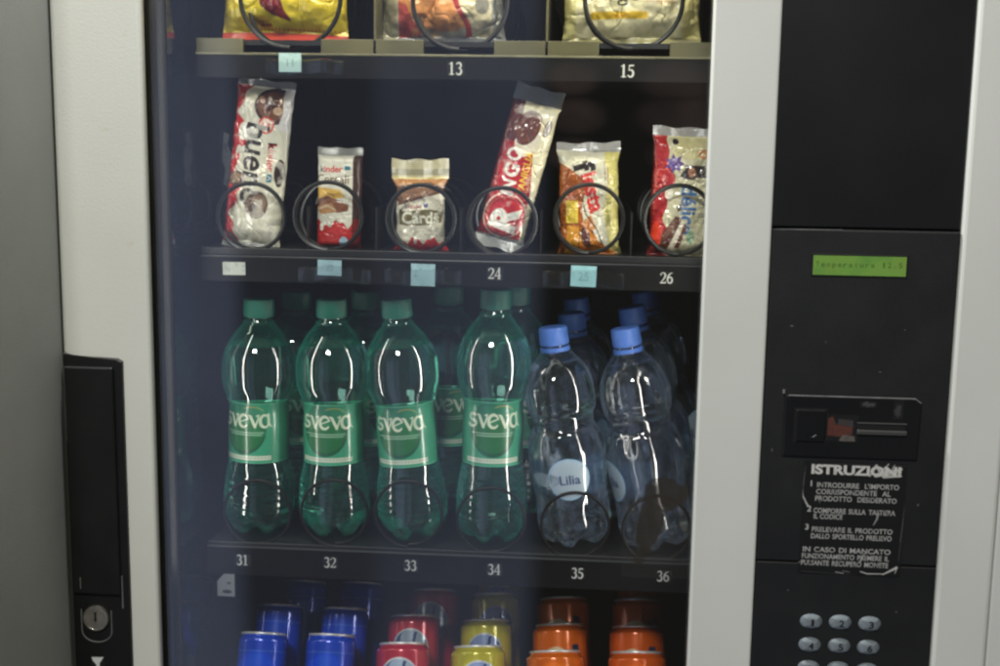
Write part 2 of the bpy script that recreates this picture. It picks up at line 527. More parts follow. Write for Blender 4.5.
# outer cabinet
xCR = xRE + 0.03
mb = MB()
mb.box(xL + 0.004, xL + 0.02, 0.046, 0.80, 0.05, 1.83)
mb.box(xCR - 0.016, xCR, 0.046, 0.80, 0.05, 1.83)
mb.box(xL + 0.0202, xCR - 0.0162, 0.046, 0.80, 1.81, 1.83)
mb.box(xL + 0.0202, xCR - 0.0162, 0.046, 0.80, 0.05, 0.07)
mb.box(xL + 0.0202, xCR - 0.0162, 0.785, 0.80, 0.0702, 1.8098)
cabinet = mpart(mb, 'cabinet', M['white'])
# door: white enamel frame
mb = MB()
mb.box(xL, xGL, 0.0, 0.012, ZLO, ZHI, 0.004, 3)
mb.box(xL, xL + 0.012, 0.0125, 0.045, ZLO, ZHI)
mb.box(xGR, xPL, 0.0, 0.012, ZLO, ZHI, 0.0022, 3)
mb.box(xPR, xRE, 0.0, 0.012, ZLO, ZHI, 0.004, 3)
mb.box(xRE + 0.0002, xCR + 0.03, 0.0008, 0.02, ZLO, ZHI, 0.0015, 2)
mb.box(xGL + 0.0002, xGR - 0.0002, 0.0005, 0.012, zTopGlass, ZHI)
mb.box(xGL + 0.0002, xGR - 0.0002, 0.0005, 0.012, ZLO, zBotGlass)
door = mpart(mb, 'door', M['white'])
mb = MB()
mb.box(xGL - 0.014, xGL - 0.0004, 0.0125, 0.034, zBotGlass - 0.03, zTopGlass + 0.03)
mb.box(xGL + 0.0002, xGL + 0.0032, 0.0192, 0.0300, zBotGlass, zTopGlass)
g = mpart(mb, 'gasket', M['gasket'], door)
mb = MB(); mb.box(xGL, xGR, 0.0135, 0.0175, zBotGlass - 0.01, zTopGlass + 0.01)
glass = mpart(mb, 'glass_pane', M['glass'], door)

# brown patch on the glass near the lower right corner
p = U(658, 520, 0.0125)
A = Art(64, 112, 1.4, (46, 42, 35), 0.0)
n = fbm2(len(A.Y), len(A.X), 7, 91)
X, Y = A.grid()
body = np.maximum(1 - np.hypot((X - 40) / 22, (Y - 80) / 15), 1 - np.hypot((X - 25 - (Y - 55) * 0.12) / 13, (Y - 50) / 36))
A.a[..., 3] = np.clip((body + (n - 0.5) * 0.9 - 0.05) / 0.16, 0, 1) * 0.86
sheet('brown_patch', A, (p[0], 0.01335, p[2]), M['glass_patch'], door)

# inner liner: glossy side wall, back, other walls
xW = xGL - 0.003
xWR = xGR + 0.055
zCei, zFlo = zTopGlass + 0.06, zBotGlass - 0.06
mb = MB(); mb.box(xW - 0.003, xW, 0.0752, 0.78, zFlo, zCei)
side_liner = mpart(mb, 'side_liner', M['liner_side'])
mpart(MB().box(xW - 0.018, xW - 0.0001, 0.066, 0.075, zFlo, zCei, 0.003), 'liner_edge', M['black'], side_liner)
mb = MB()
mb.box(xWR, xWR + 0.004, 0.0462, 0.78, zFlo, zCei)
mb.box(xW, xWR, 0.775, 0.78, zFlo, zCei)
mb.box(xW, xWR, 0.0462, 0.7748, zCei - 0.004, zCei)
mb.box(xW, xWR, 0.0462, 0.7748, zFlo, zFlo + 0.004)
liner = mpart(mb, 'inner_liner', M['liner'])

# ---------------- control panel
zS1 = UZ(864, 229.5, 0); zS2 = UZ(846, 564.3, 0)
mb = MB()
mb.box(xPL + 0.0006, xPR - 0.0006, 0.0035, 0.05, zS1 + 0.0008, ZHI, 0.0012)
mb.box(xPL + 0.0006, xPR - 0.0006, 0.0010, 0.05, zS2 + 0.0006, zS1 - 0.0006, 0.0014)
mb.box(xPL + 0.0006, xPR - 0.0006, 0.0014, 0.05, ZLO, zS2 - 0.0005, 0.0012)
panel = mpart(mb, 'control_panel', M['panel'])
me = panel.data; me.materials.append(M['panel_smooth'])
for f in me.polygons:
    if f.center.z > zS1: f.material_index = 1
# lit top bevel of the middle module, painted as a paler line
mb = MB(); mb.tube([(xPL + 0.004, 0.0012, zS1 - 0.0012), (xPL + 0.06, 0.0011, zS1 - 0.0010)], 0.00035, 6)
mpart(mb, 'pale_edge', M['seam_light'], panel)

# display
p0 = U(814, 256, 0.001); p1 = U(904, 276, 0.001)
c = U(859.3, 265.8, 0.001)
w_mm, h_mm = 90 * 0.88, 19.2 * 0.885
A = Art(w_mm, h_mm, 3.0, (104, 140, 62))
A.blotch((80, 126, 58), 4, 0.45, 5, 0.7, 0.3)
A.blotch((108, 132, 58), 3, 0.5, 15, 0.6, 0.3)
for q, ch in enumerate('Temperatura 12.5'):
    if ch != ' ': A.text(ch, 4.0 + q * (w_mm - 8) / 15.2, h_mm * 0.56, 4.6, (30, 62, 20), width={'t': 2.0, 'i': 1.2, '.': 0.9, '1': 1.5}.get(ch, 3.0), mix=0.7, bold=0.01)
mb = MB(); mb.box(c[0] - w_mm / 2000 - 0.0015, c[0] + w_mm / 2000 + 0.0015, 0.0002, 0.0009, c[2] - h_mm / 2000 - 0.0015, c[2] + h_mm / 2000 + 0.0015, 0.0005)
mpart(mb, 'display_frame', M['handle'], panel)
d = sheet('display', A, (c[0], -0.0002, c[2]), M['lcd'], panel)

# coin unit
def PX(px, py): q = U(px, py, 0.0); return float(q[0]), float(q[2])
ux0, uz1 = PX(785, 394.5); ux1, _ = PX(922, 402); _, uz0 = PX(785, 456)
mb = MB(); mb.prism([(ux0, uz0), (ux1 - 0.001, uz0), (ux1, uz1 - 0.004), (ux1 - 0.005, uz1), (ux0, uz1)], -0.0016, 0.0006, 0.0012)
mpart(mb, 'coin_unit', M['panel_smooth'], panel)
mb = MB(); mb.tube([(ux0 + 0.003, -0.0014, uz1 - 0.0004), (ux1 - 0.006, -0.0014, uz1 - 0.0004), (ux1 - 0.001, -0.0013, uz1 - 0.0042)], 0.0006, 6)  # paler line along the raised outline of the coin unit
a, b = PX(784, 391)
mb.tube([(a, -0.0006, b - 0.002), (a, -0.0006, b + 0.0012)], 0.0012, 8)
mpart(mb, 'pale_edge', M['seam_light'], panel)
x0, z1 = PX(796, 408.5); x1, z0 = PX(824.5, 441.5)
mb = MB(); mb.box(x0 - 0.0012, x1 + 0.0012, -0.00185, -0.001, z0 - 0.0012, z1 + 0.0012); mpart(mb, 'button_gap', M['black'], panel)
mb = MB(); mb.box(x0, x1, -0.0036, -0.001, z0, z1, 0.0011, 3)
mb.tube([(x0 + 0.007 + 0.0115 * t, -0.00365, z0 + 0.0065 - 0.0025 * math.sin(PI * t)) for t in [i / 10 for i in range(11)]], 0.0004, 5)
mpart(mb, 'return_button', M['panel_smooth'], panel)
x0, z1 = PX(858, 423.5); x1, z0 = PX(905, 430)
mb = MB(); mb.box(x0, x1, -0.00185, -0.001, z0, z1); mpart(mb, 'coin_slot', M['black'], panel)
mb = MB(); mb.box(x0 - 0.001, x1 + 0.001, -0.0045, -0.0015, z0 - 0.0045, z0 - 0.0004, 0.0008)
mb.box(x0 - 0.001, x1 + 0.001, -0.0030, -0.0015, z1 + 0.0004, z1 + 0.0016, 0.0004)
mpart(mb, 'slot_lip', M['seam_light'], panel).data.materials[0] = plastic('slot_lip_plastic', (62, 62, 60), 0.4)
# remains of a reddish sticker
q = U(842, 427.5, 0)
A = Art(27, 24, 2.0, (88, 50, 36), 0.0)
A.poly([(1, 5), (1, 20), (5, 22), (8, 15), (22, 13), (22, 6), (12, 4)], (86, 46, 36))
A.poly([(11, 1), (14, 6), (24, 5), (25, 0), (14, -2)], (88, 84, 78))
A.poly([(9, 15), (10, 20), (22, 19), (23, 13)], (52, 54, 56))
A.blotch((60, 48, 42), 9, 0.55, 3, 0.6, 0.1)
s = sheet('torn_sticker', A, (q[0], -0.0019, q[2]), M['print_paper'], panel)
for (px, py, w, h, al) in ((868, 404, 15, 6, 0.45), (898, 409, 9, 18, 0.3)):
    q = U(px, py, 0); A = Art(w, h, 2, (92, 94, 92), 0.0); n = fbm2(len(A.Y), len(A.X), 4, int(px))
    X, Y = A.grid(); A.a[..., 3] = np.clip((1 - np.hypot((X - w / 2) / (w / 2), (Y - h / 2) / (h / 2)) + n - 0.75) * 3, 0, 1) * al
    s = sheet('scuff', A, (q[0], -0.0019, q[2]), M['print_paper'], panel)

for px, py, w_, h_ in ((792, 326, 3, 1.6), (795, 406, 2, 2), (826, 342, 1.5, 1), (905, 330, 1.2, 1.2), (880, 372, 2.5, 1), (772, 450, 1.2, 3), (918, 505, 1.5, 2.5), (788, 590, 1.5, 1.2), (896, 612, 1.2, 1.6)):
    q = U(px, py, 0.0006); A = Art(w_, h_, 4, (96, 96, 92), 0.0); A.ellipse(w_ / 2, h_ / 2, w_ / 2, h_ / 2, (96, 96, 92), 0.7)
    sheet('scuff', A, (q[0], 0.0006, q[2]), M['print_paper'], panel)
# instruction sheet
q = U(852, 519, 0.0008)
WI, HI = 102 * 0.88, 116 * 0.895
A = Art(WI, HI, 4.0, (16, 17, 16))
def IX(px): return (px - 800.5) * 0.872 + 0.6
def IY(py, px=850): return (577 - py + (px - 850) * 0.004) * 0.893
ink = (168, 167, 161)
def line(s, px0, px1, py, h=4.7, bold=0.02, mix=0.9):
    words = s.split(' ')
    T = [text_tris(w, bold) for w in words]
    wid = [t[..., 0].max() - t[..., 0].min() for t in T]
    k = h / 0.73 * 1.12
    tot = sum(wid) * k; span = (px1 - px0) * 0.872
    if len(words) == 1: gap, kk = 0, span / sum(wid)
    else:
        kk = min(k, span * 0.93 / sum(wid)); gap = (span - sum(wid) * kk) / (len(words) - 1)
    x = IX(px0)
    for w, wd in zip(words, wid):
        A.text(w, x, IY(py) - h / 2, h, ink, width=wd * kk, bold=bold, anchor='l', mix=mix)
        x += wd * kk + gap
A.text('ISTRUZIONI', IX(807.5), IY(468.5) - 4.2, 8.4, (196, 194, 186), width=(897 - 807.5) * 0.872, bold=0.042, anchor='l')
A.text('1', IX(807.5), IY(483.5) - 2.6, 5.4, ink, bold=0.03, anchor='l')
line("INTRODURRE L'IMPORTO", 814, 896, 484.5); line('CORRISPONDENTE AL', 813.5, 888, 491.5); line('PRODOTTO DESIDERATO', 813, 894.5, 498.5)
A.text('2', IX(805.5), IY(509.5) - 2.6, 5.4, ink, bold=0.03, anchor='l')
line('COMPORRE SULLA TASTIERA', 812, 894, 511); line('IL CODICE', 812.5, 841.5, 517)
A.text('3', IX(804.5), IY(528.5) - 2.6, 5.4, ink, bold=0.03, anchor='l')
line('PRELEVARE IL PRODOTTO', 811.5, 892.5, 530.5); line('DALLO SPORTELLO PRELIEVO', 811, 892, 537.5)
line('IN CASO DI MANCATO', 803.5, 892, 551.5); line('FUNZIONAMENTO PREMERE IL', 803, 891, 558.5); line('PULSANTE RECUPERO MONETE', 802.5, 890.5, 565.5)
# wear: worn ink, scratches, peeled corners
A.blotch((16, 17, 16), 22, 0.6, 12, 0.45, 0.2)
def sc(pts, w, c=(190, 188, 180), mix=0.8): A.stroke([(IX(x), IY(y)) for x, y in pts], w, c, mix=mix)
sc([(866, 474), (872, 463), (876, 470), (881, 464)], [1.2, 2.4, 2.0, 0.8]); sc([(872, 473), (888, 469), (897, 466)], [3.6, 4.0, 2.0])
sc([(880, 466), (884, 461)], 1.0); sc([(888, 466), (890, 462)], 0.8); sc([(880, 474), (897, 473)], [3, 1.5])
sc([(799.5, 489), (800.5, 497), (806, 507)], [0.6, 1.0, 1.4]); sc([(877, 512), (876, 518), (873, 524)], [2.2, 1.6, 0.8], (150, 148, 142), 0.7)
sc([(904, 464), (904, 478)], 0.8, (120, 120, 116)); sc([(903, 500), (901, 540)], 0.6, (80, 80, 78)); sc([(801, 472), (800, 487)], 0.5, (90, 90, 88))
sc([(863, 573), (870, 575), (886, 574.5)], [0.8, 1.0, 0.7]); sc([(886, 575), (899, 567.5)], [1.0, 2.4]); sc([(899, 569), (898, 573)], 0.7)
sc([(845, 573), (852, 574)], 0.6, (120, 120, 116)); sc([(798, 556), (799, 557)], 1.2); sc([(816, 499), (818, 503)], 0.8, (110, 110, 106)); sc([(866, 554), (862, 563)], [1.0, 1.6], (170, 168, 160), 0.7)
sc([(803, 575), (830, 576), (860, 577)], 0.35, (70, 70, 68))
sc([(798, 567), (804, 564)], 0.8, (120, 118, 112))
sc([(904, 463), (903.6, 482), (902.8, 510)], 0.55, (116, 116, 112), 0.6); sc([(902.6, 515), (900.5, 560)], 0.45, (84, 84, 82), 0.7); sc([(801.5, 466), (800, 500)], 0.4, (76, 76, 74), 0.8); sc([(799.4, 510), (798.8, 562)], 0.4, (70, 70, 68), 0.8)
sc([(806, 463), (850, 462.5), (902, 462.5)], 0.4, (66, 66, 64), 0.8); sc([(838, 574.5), (846, 575.5)], 0.8, (150, 148, 142))
s = sheet('instruction_sheet', A, (q[0], 0.0002, q[2]), M['print_paper'], panel, tilt=-0.004)

# keypad
def key_mesh(digit):
    w, h = 20.0, 14.2
    A = Art(w, h, 4.0, (112, 120, 124))
    A.blotch((100, 108, 112), 4, 0.5, 30 + ord(digit), 0.5, 0.2)
    A.text(digit, w / 2 + 0.9, h / 2, 6.4, (26, 27, 29), bold=0.03, width=4.6 if digit != '1' else 2.6)
    c = A.out()
    u = np.linspace(-1, 1, A.nu); v = np.linspace(-1, 1, A.nv)
    Ug, Vg = np.meshgrid(u, v)
    x = Ug * np.sqrt(1 - Vg ** 2 * 0.42); z = Vg * np.sqrt(1 - Ug ** 2 * 0.5)
    r = np.maximum(np.abs(Ug), np.abs(Vg))
    y = -0.0034 * (1 - r ** 3.2) - 0.0006
    V = np.stack([x * w / 2000, y, z * h / 2000], -1)
    # print sampled where the point lies
    ii = np.clip(((z + 1) / 2 * (A.nv - 1)).round().astype(int), 0, A.nv - 1); jj = np.clip(((x + 1) / 2 * (A.nu - 1)).round().astype(int), 0, A.nu - 1)
    return np_mesh('keypad_button', V, grid_faces(A.nv, A.nu), c[ii, jj])
keys = [('1', 811, 621), ('2', 840, 622), ('3', 869.5, 623.5), ('4', 809.5, 644.3), ('5', 839, 645.4), ('6', 868, 647), ('7', 808.5, 667.3), ('8', 837.8, 668.4), ('9', 867, 670)]
for dg, px, py in keys:
    k = obj('keypad_button', key_mesh(dg), M['print_plastic'], None, True)
    q = U(px, py, 0.0014); k.location = (q[0], 0.0014, q[2])
    adopt(k, panel)

# ---------------- door handle with lock
def HP(px, py): q = U(px, py, -0.002); return float(q[0]), float(q[2])
hl = HP(64, 352)[0]; hr = HP(127.2, 500)[0]; zt = HP(96, 356)[1]
zl = HP(64, 352.5)[1]; zr = HP(118, 358)[1]; zn = HP(124, 361.5)[1]
mb = MB(); mb.prism([(hl - 0.0006, ZLO), (hr, ZLO), (hr, zn), (hr - 0.0045, zr - 0.0006), (hr - 0.030, zr + 0.0004), (hl + 0.008, zl - 0.0025), (hl - 0.0006, zl)], -0.004, 0.0005, 0.0012)
handle = mpart(mb, 'door_handle', M['handle'])
# raised grip flap
gx0 = HP(71, 480)[0]; gx1 = HP(118.5, 480)[0]
gz1 = HP(96, 366)[1]; gz0 = HP(96, 592)[1]
mb = MB(); mb.box(gx0, gx1, -0.0085, -0.0035, gz0, gz1, 0.0016, 3); mpart(mb, 'grip_flap', M['handle'], handle)
mb = MB()
ex = gx1 + 0.001
mb.tube([(ex, -0.0044, HP(115, 575)[1]), (ex, -0.0044, HP(115, 607)[1])], 0.0006, 6)
mpart(mb, 'grip_edge', M['seam_light'], handle); mb = MB()
mb.tube([(gx0 + 0.008, -0.0088, HP(80, 575)[1]), (gx0 + 0.008, -0.0088, HP(80, 586)[1])], 0.0004, 6)
mpart(mb, 'grip_edge', M['seam_light'], handle); mb = MB()
mb.tube([(gx0 - 0.001, -0.0046, HP(70, 366)[1]), (gx0 - 0.001, -0.0046, HP(70, 440)[1])], 0.0004, 6)
mpart(mb, 'grip_edge', M['seam_light'], handle); mb = MB()
lz = HP(97, 617)[1]; lx = HP(97.5, 617)[0]
bow = [(lx - 0.0145, lz + 0.008)] + [(lx - 0.0145 * math.cos(t), lz - 0.013 - 0.011 * math.sin(t)) for t in [PI * i / 12 for i in range(13)]] + [(lx + 0.0145, lz + 0.008)]
mb.tube([(x, -0.0042, z) for x, z in bow], 0.0006, 6)
mpart(mb, 'grip_edge', M['seam_light'], handle)
# lock cylinder
mb = MB()
def disc(mb, cx, cz, prof, n=40):
    rings = [[mb.bm.verts.new((cx + r * math.cos(2 * PI * k / n), y, cz + r * math.sin(2 * PI * k / n))) for k in range(n)] for r, y in prof]
    for A_, B_ in zip(rings, rings[1:]):
        for k in range(n): mb.bm.faces.new((A_[k], A_[(k + 1) % n], B_[(k + 1) % n], B_[k]))
    mb.bm.faces.new(rings[-1])
    return mb
disc(mb, lx, lz, [(0.0124, -0.003), (0.0124, -0.0062), (0.0116, -0.0074), (0.0104, -0.0076), (0.0100, -0.0070), (0.0088, -0.0071)])
lock = mpart(mb, 'lock', M['chrome'], handle, True)
mb = MB(); mb.prism([(lx - 0.0013, lz - 0.001), (lx + 0.0002, lz - 0.0035), (lx + 0.0012, lz - 0.001), (lx + 0.0009, lz + 0.0035), (lx + 0.0014, lz + 0.0068), (lx - 0.0012, lz + 0.0068), (lx - 0.0008, lz + 0.003)], -0.00745, -0.0068)
mpart(mb, 'keyhole', M['black'], handle)
# little white mark below the lock
a, b = HP(99, 661)
A = Art(13, 16, 4, (200, 200, 196), 0.0); A.a[..., :3] = lin((190, 192, 190))
A.poly([(0.5, 14.5), (12, 15), (8, 9), (7.5, 1), (5, 1), (4.8, 7), (1.5, 11)], (196, 198, 196))
s = sheet('handle_mark', A, (a, -0.0042, b - 0.002), M['print_paper'], handle)

# ---------------- shelves
YS = 0.125
xSH = UX(203, 333, YS)
def SZ(py, px=430, Y=YS): return UZ(px, py, Y)


def helix(cx, cz, r, y0=0.128, turns=5, pitch=0.062, wire=0.0019):
    pts = []
    n = 44
    for i in range(turns * n + 1):
        a = -PI / 2 + 2 * PI * i / n
        t = i / n
        if t < 1: y = y0 + 0.007 * t
        else: y = y0 + 0.007 + pitch * (t - 1) - 0.0 + 0.012 * min(1, (t - 1) * 3)
        pts.append((cx - r * math.cos(a) * 1.0, y, cz + r * math.sin(a)))
    return MB().tube(pts, wire, 8)


SHELVES = [
    dict(lip=(40.0, 54.5), line=(54.5, 57.0), strip=(57.0, 80), floor=40),
    dict(lip=(252, 259.5), line=(259.5, 261.2), strip=(261.2, 285.5), floor=252),
    dict(lip=(549.5, 552.8), line=(552.8, 554.0), strip=(554.0, 582), floor=551),
    dict(lip=(752, 757), line=(757, 759), strip=(759, 785), floor=755),
]
shelf_objs = []
for si, S in enumerate(SHELVES):
    zf = SZ(S['floor'])
    root_mb = MB().box(xSH, xWR - 0.002, YS + 0.004, 0.70, zf - 0.006, zf - 0.001)
    sh = mpart(root_mb, 'shelf', M['shelf'])
    shelf_objs.append(sh)
    # front lip, number strip, bright top edge
    mb = MB()
    zl0, zl1 = SZ(S['lip'][1]), SZ(S['lip'][0])
    if si == 0:
        segs = []
        cuts = [(UX(243, 48, YS), UX(321, 48, YS)), (UX(423.5, 48, YS), UX(494, 48, YS)), (UX(599, 48, YS), UX(670, 48, YS))]
        divs = [UX(374.5, 48, YS), UX(546.5, 48, YS)]
        xs = [xSH]
        for (a, b), dv in zip(cuts, divs + [None]):
            segs.append((xs[-1], a)); 
            if dv is not None:
                segs.append((b, dv - 0.0012)); xs.append(dv + 0.0012)
            else: segs.append((b, xWR - 0.002))
        for a, b in segs: mpart(MB().box(a, b, YS, YS + 0.0035, zl0, zl1, 0.0005), 'front_lip', M['olive'], sh)
    else:
        mb.box(xSH, xWR - 0.002, YS, YS + 0.0035, zl0, zl1, 0.0006)
        mpart(mb, 'front_lip', M['shelf'], sh)
    mb = MB().box(xSH, xWR - 0.002, YS - 0.004, YS + 0.003, SZ(S['line'][1]), SZ(S['line'][0]) , 0.0006)
    mpart(mb, 'front_edge', M['edge'] if si == 0 else plastic('dim_edge_%d' % 0, (34, 36, 39), 0.35), sh)
    mb = MB().box(xSH, xWR - 0.002, YS - 0.003, YS + 0.002, SZ(S['strip'][1]), SZ(S['strip'][0]) - 0.0003, 0.0006)
    mpart(mb, 'number_strip', M['strip'], sh)

# dividers of the top tray, thin ones in the second
for px in (374.5, 546.5):
    x = UX(px, 48, YS); z0 = SZ(40)
    mb = MB().box(x - 0.0009, x + 0.0009, YS + 0.002, 0.68, z0 - 0.001, z0 + 0.055); mpart(mb, 'divider', M['olive'], shelf_objs[0])
for px in (305, 374, 459, 540, 631):
    x = UX(px, 255, YS); z0 = SZ(252)
    mb = MB().box(x - 0.0007, x + 0.0007, YS + 0.012, 0.68, z0 - 0.001, z0 + 0.042); mpart(mb, 'divider', M['shelf'], shelf_objs[1])

NUMS = [(0, '13', 456, 68.5), (0, '15', 628, 71), (1, '24', 495, 273.5), (1, '26', 667, 278), (2, '31', 243, 560), (2, '32', 330.5, 562.5),
        (2, '33', 411, 565.5), (2, '34', 494.5, 569.5), (2, '35', 578, 573.3), (2, '36', 663.5, 576.3)]
for si, s, px, py in NUMS:
    A = number_art(s, 10.6 if si else 11.4, (192, 192, 184) if si < 2 else (172, 174, 172))
    q = U(px, py, YS - 0.0033)
    o = sheet('number_print', A, (q[0], YS - 0.0034, q[2]), M['print_paper'], shelf_objs[si])
# paper price tags in the strips
TAGS = [(0, 290, 62.5, 22, 18, (176, 206, 204), '11', 0.75, 0.0), (1, 234, 268.5, 23, 13, (176, 180, 172), '', 0.5, 0.01), (1, 329.5, 267.8, 24, 15.5, (152, 184, 194), '22', 0.5, -0.02),
        (1, 423, 275, 24, 22, (164, 200, 208), '', 0.0, -0.015), (1, 583.5, 276.3, 25, 20.5, (152, 198, 204), '25', 0.45, -0.03)]
for si, px, py, w, h, c, s, mix, tl in TAGS:
    A = Art(w, h, 2.6, c); A.blotch(tuple(x - 18 for x in c), 3, 0.5, int(px), 0.6, 0.25)
    if s: A.text(s, w / 2, h / 2, h * 0.42, (84, 110, 116), mix=mix)
    else: A.blotch((140, 150, 150), 9, 0.6, int(px) + 3, 0.7, 0.1)
    q = U(px, py, YS - 0.0046)
    o = sheet('price_tag', A, (q[0], YS - 0.0046, q[2]), M['print_paper'], shelf_objs[si], tilt=tl)
for si, xa, xb, py in ((0, 268, 345, 68), (1, 300, 372, 273.5), (1, 386, 462, 276), (1, 543, 624, 278)):
    xa, xb = UX(xa, py, YS), UX(xb, py, YS); z = SZ(py, 0.5 * (xa + xb) * 1000 + 590)
    pts = []
    mb = MB()
    prof = [(0.0, 0.0075), (-0.0035, 0.006), (-0.005, 0.0), (-0.0042, -0.006), (0.0, -0.0085)]
    nseg = 14
    rows = []
    for i in range(nseg + 1):
        t = i / nseg; sag = 0.0012 * math.sin(t * 7 + xa * 50) + 0.0006 * math.sin(t * 19)
        rows.append([mb.bm.verts.new((xa + (xb - xa) * t, YS - 0.0062 + y * 0.6 - sag * 0.6, z + zz + sag)) for y, zz in prof])
    for A_, B_ in zip(rows, rows[1:]):
        for k in range(len(prof) - 1): mb.bm.faces.new((A_[k], A_[k + 1], B_[k + 1], B_[k]))
    mpart(mb, 'tag_holder', M['film'], shelf_objs[si], True)

# spirals
for px, py, r in ((290, -4, 0.049), (460, 1, 0.0455), (634, -1, 0.0465)):
    q = U(px, py, 0.13); mpart(helix(q[0], q[2], r, 0.1275, 5, 0.075, 0.0023), 'spiral', M['wire'], shelf_objs[0], True)
for px, py in ((251, 217), (328, 216), (421, 219), (502, 222), (589, 219), (679, 220)):
    q = U(px, py, 0.13); mpart(helix(q[0], q[2], 0.0335, 0.1275, 5, 0.062, 0.0022), 'spiral', M['wire'], shelf_objs[1], True)
for px, py in ((257, 513), (334, 513), (408, 514), (491, 521), (575, 526), (657, 530)):
    q = U(px, py, 0.128); mpart(helix(q[0], q[2] - 0.0, 0.0345, 0.1265, 1, 0.078, 0.0016), 'spiral', M['coil'], shelf_objs[2], True)

# light reflecting paper chip and tag on the side liner, at the left end of trays 2 and 3
def chip(px, py, Y, w, h, c, parent, pts=None):
    A = Art(w, h, 2.5, c, 0.0)
    A.poly(pts, c, 0.8); A.blotch((60, 62, 66), 6, 0.5, int(py), 0.6, 0.2)
    q = U(px, py, Y)
    o = sheet('plastic_clip', A, (q[0], q[1], q[2]), M['print_paper'], parent)
chip(226, 160, 0.19, 14, 62, (104, 106, 108), shelf_objs[1], [(5, 60), (11, 57), (9, 47), (12, 40), (13, 26), (11, 19), (13, 9), (9, 3), (4, 6), (6, 22), (3, 31), (4, 46)])
A = Art(20, 26, 2.5, (120, 124, 128), 0.0)
A.poly([(1, 1), (19, 1), (19, 25), (8, 25), (1, 17)], (112, 116, 122)); A.ellipse(11, 6, 5, 2, (40, 42, 46)); A.rect(11, 15, 14, 16.5, (70, 72, 76))
q = U(228.5, 582, 0.13)
o = sheet('tray_tag', A, (q[0], 0.121, q[2]), M['print_paper'], shelf_objs[2])


# ------------------------------------------------------------------ snack packs
def bag(name, art, t, seal_top, seal_bot, mat, loc, angle=0.0, lean=0.0, seed=1, p=2.6, wrinkle=1.0, puff=0.28, pinch=0.06, yaw=0.0):
    """a pillow pack w x h mm, print on its front; loc = its centre"""
    w, h = art.w, art.h
    c = art.out()
    nv, nu = art.nv, art.nu
    u = np.linspace(-1, 1, nu)[None]; y = np.linspace(0, h, nv)[:, None]
    def ss(x): x = np.clip(x, 0, 1); return x * x * (3 - 2 * x)
    Lr = puff * w
    sb, st = (y - seal_bot) / Lr, (h - seal_top - y) / Lr
    S = np.sqrt(ss(sb) * ss(st))
    T = t / 2 * (1 - np.abs(u) ** p) ** 0.5 * S
    z0 = rng.random() * 9
    rid = np.zeros((nv, nu))
    for k, (ph, am) in enumerate(((9.0, 0.5), (15.0, 0.32), (23.0, 0.2))):
        rid += am * np.sin(ph * u + seed * 1.7 + 2.2 * np.sin(y / h * 3 + k) + 0.0)
    zone = np.exp(-np.clip(sb, 0, 9) * 1.6) * (sb > 0) + np.exp(-np.clip(st, 0, 9) * 1.6) * (st > 0)
    big = fbm2(nv, nu, 6, seed * 10 + 1, 3) - 0.5
    cr = np.abs(fbm2(nv, nu, 9, seed * 10 + 5, 3) - 0.5)
    fine = fbm2(nv, nu, 15, seed * 10 + 9, 3) - 0.5
    diag = np.abs(((u * w * 0.5 * math.cos(seed) + y * math.sin(seed * 1.3 + 0.6)) / (w * 0.34) + 1.6 * big) % 1.0 - 0.5)
    wr = wrinkle * (rid * zone * t * 0.085 + big * t * 0.20 * S + fine * t * 0.085 * (0.35 + S) - np.clip(0.05 - cr, 0, 1) * t * 0.55 * S - np.clip(0.07 - diag, 0, 1) * t * 0.7 * S)
    crimp = 0.22 * np.sin(y * 2 * PI / 1.9) * ((y < seal_bot) | (y > h - seal_top)) + 0.8 * wrinkle * np.sin(u * 4.2 + seed) * ((y < seal_bot) | (y > h - seal_top)) * 1.0
    yf = -(T + wr) - crimp - 0.15
    yb = T * 0.8 - crimp + 0.15
    x = u * w / 2 * (1 - pinch * S) + 1.6 * wrinkle * (fbm2(nv, 2, 12, seed + 77)[:, :1] - 0.5) * np.abs(u) ** 3 * np.sign(u)
    zz = y - h / 2 + 0.0 * u
    zz = zz + (np.clip(1 - st * 1.0, 0, 1) - np.clip(1 - sb, 0, 1)) * (-0.015) * w * np.cos(u * 1.4) \
        + 0.7 * wrinkle * np.sin(u * 7 + seed * 3) * ((np.arange(nv) > nv - 3) | (np.arange(nv) < 3))[:, None]
    Vf = np.stack([x, yf, zz], -1) / 1000; Vb = np.stack([x, yb, zz], -1) / 1000
    fr = (Vf, grid_faces(nv, nu), c)
    bk = (Vb[::2, ::2], grid_faces(len(range(0, nv, 2)), len(range(0, nu, 2)))[:, ::-1], c[::2, ::2] * 1.0)
    V, Fc, C = join_grids([fr, bk])
    me = np_mesh(name, V, Fc, C)
    o = obj(name, me, mat, None, True)
    o.location = loc
    o.rotation_euler = Matrix.Rotation(lean, 3, 'X').to_euler()
    o.rotation_mode = 'XYZ'
    o.matrix_world = Matrix.Translation(loc) @ Matrix.Rotation(yaw, 4, 'Z') @ Matrix.Rotation(lean, 4, 'X') @ Matrix.Rotation(angle, 4, 'Y')
    return o


WHITE = (214, 210, 190); RED = (188, 40, 34); CHOC = (84, 48, 32)
YP = 0.158


def wave_red(A, y0, amp, x0=0, x1=None, c=RED):
    x1 = A.w if x1 is None else x1
    A.where(lambda X, Y: (X >= x0) & (X <= x1) & (Y < y0 + amp * np.sin(X * 0.30 + 1) + amp * 0.55 * np.sin(X * 0.71)), c)


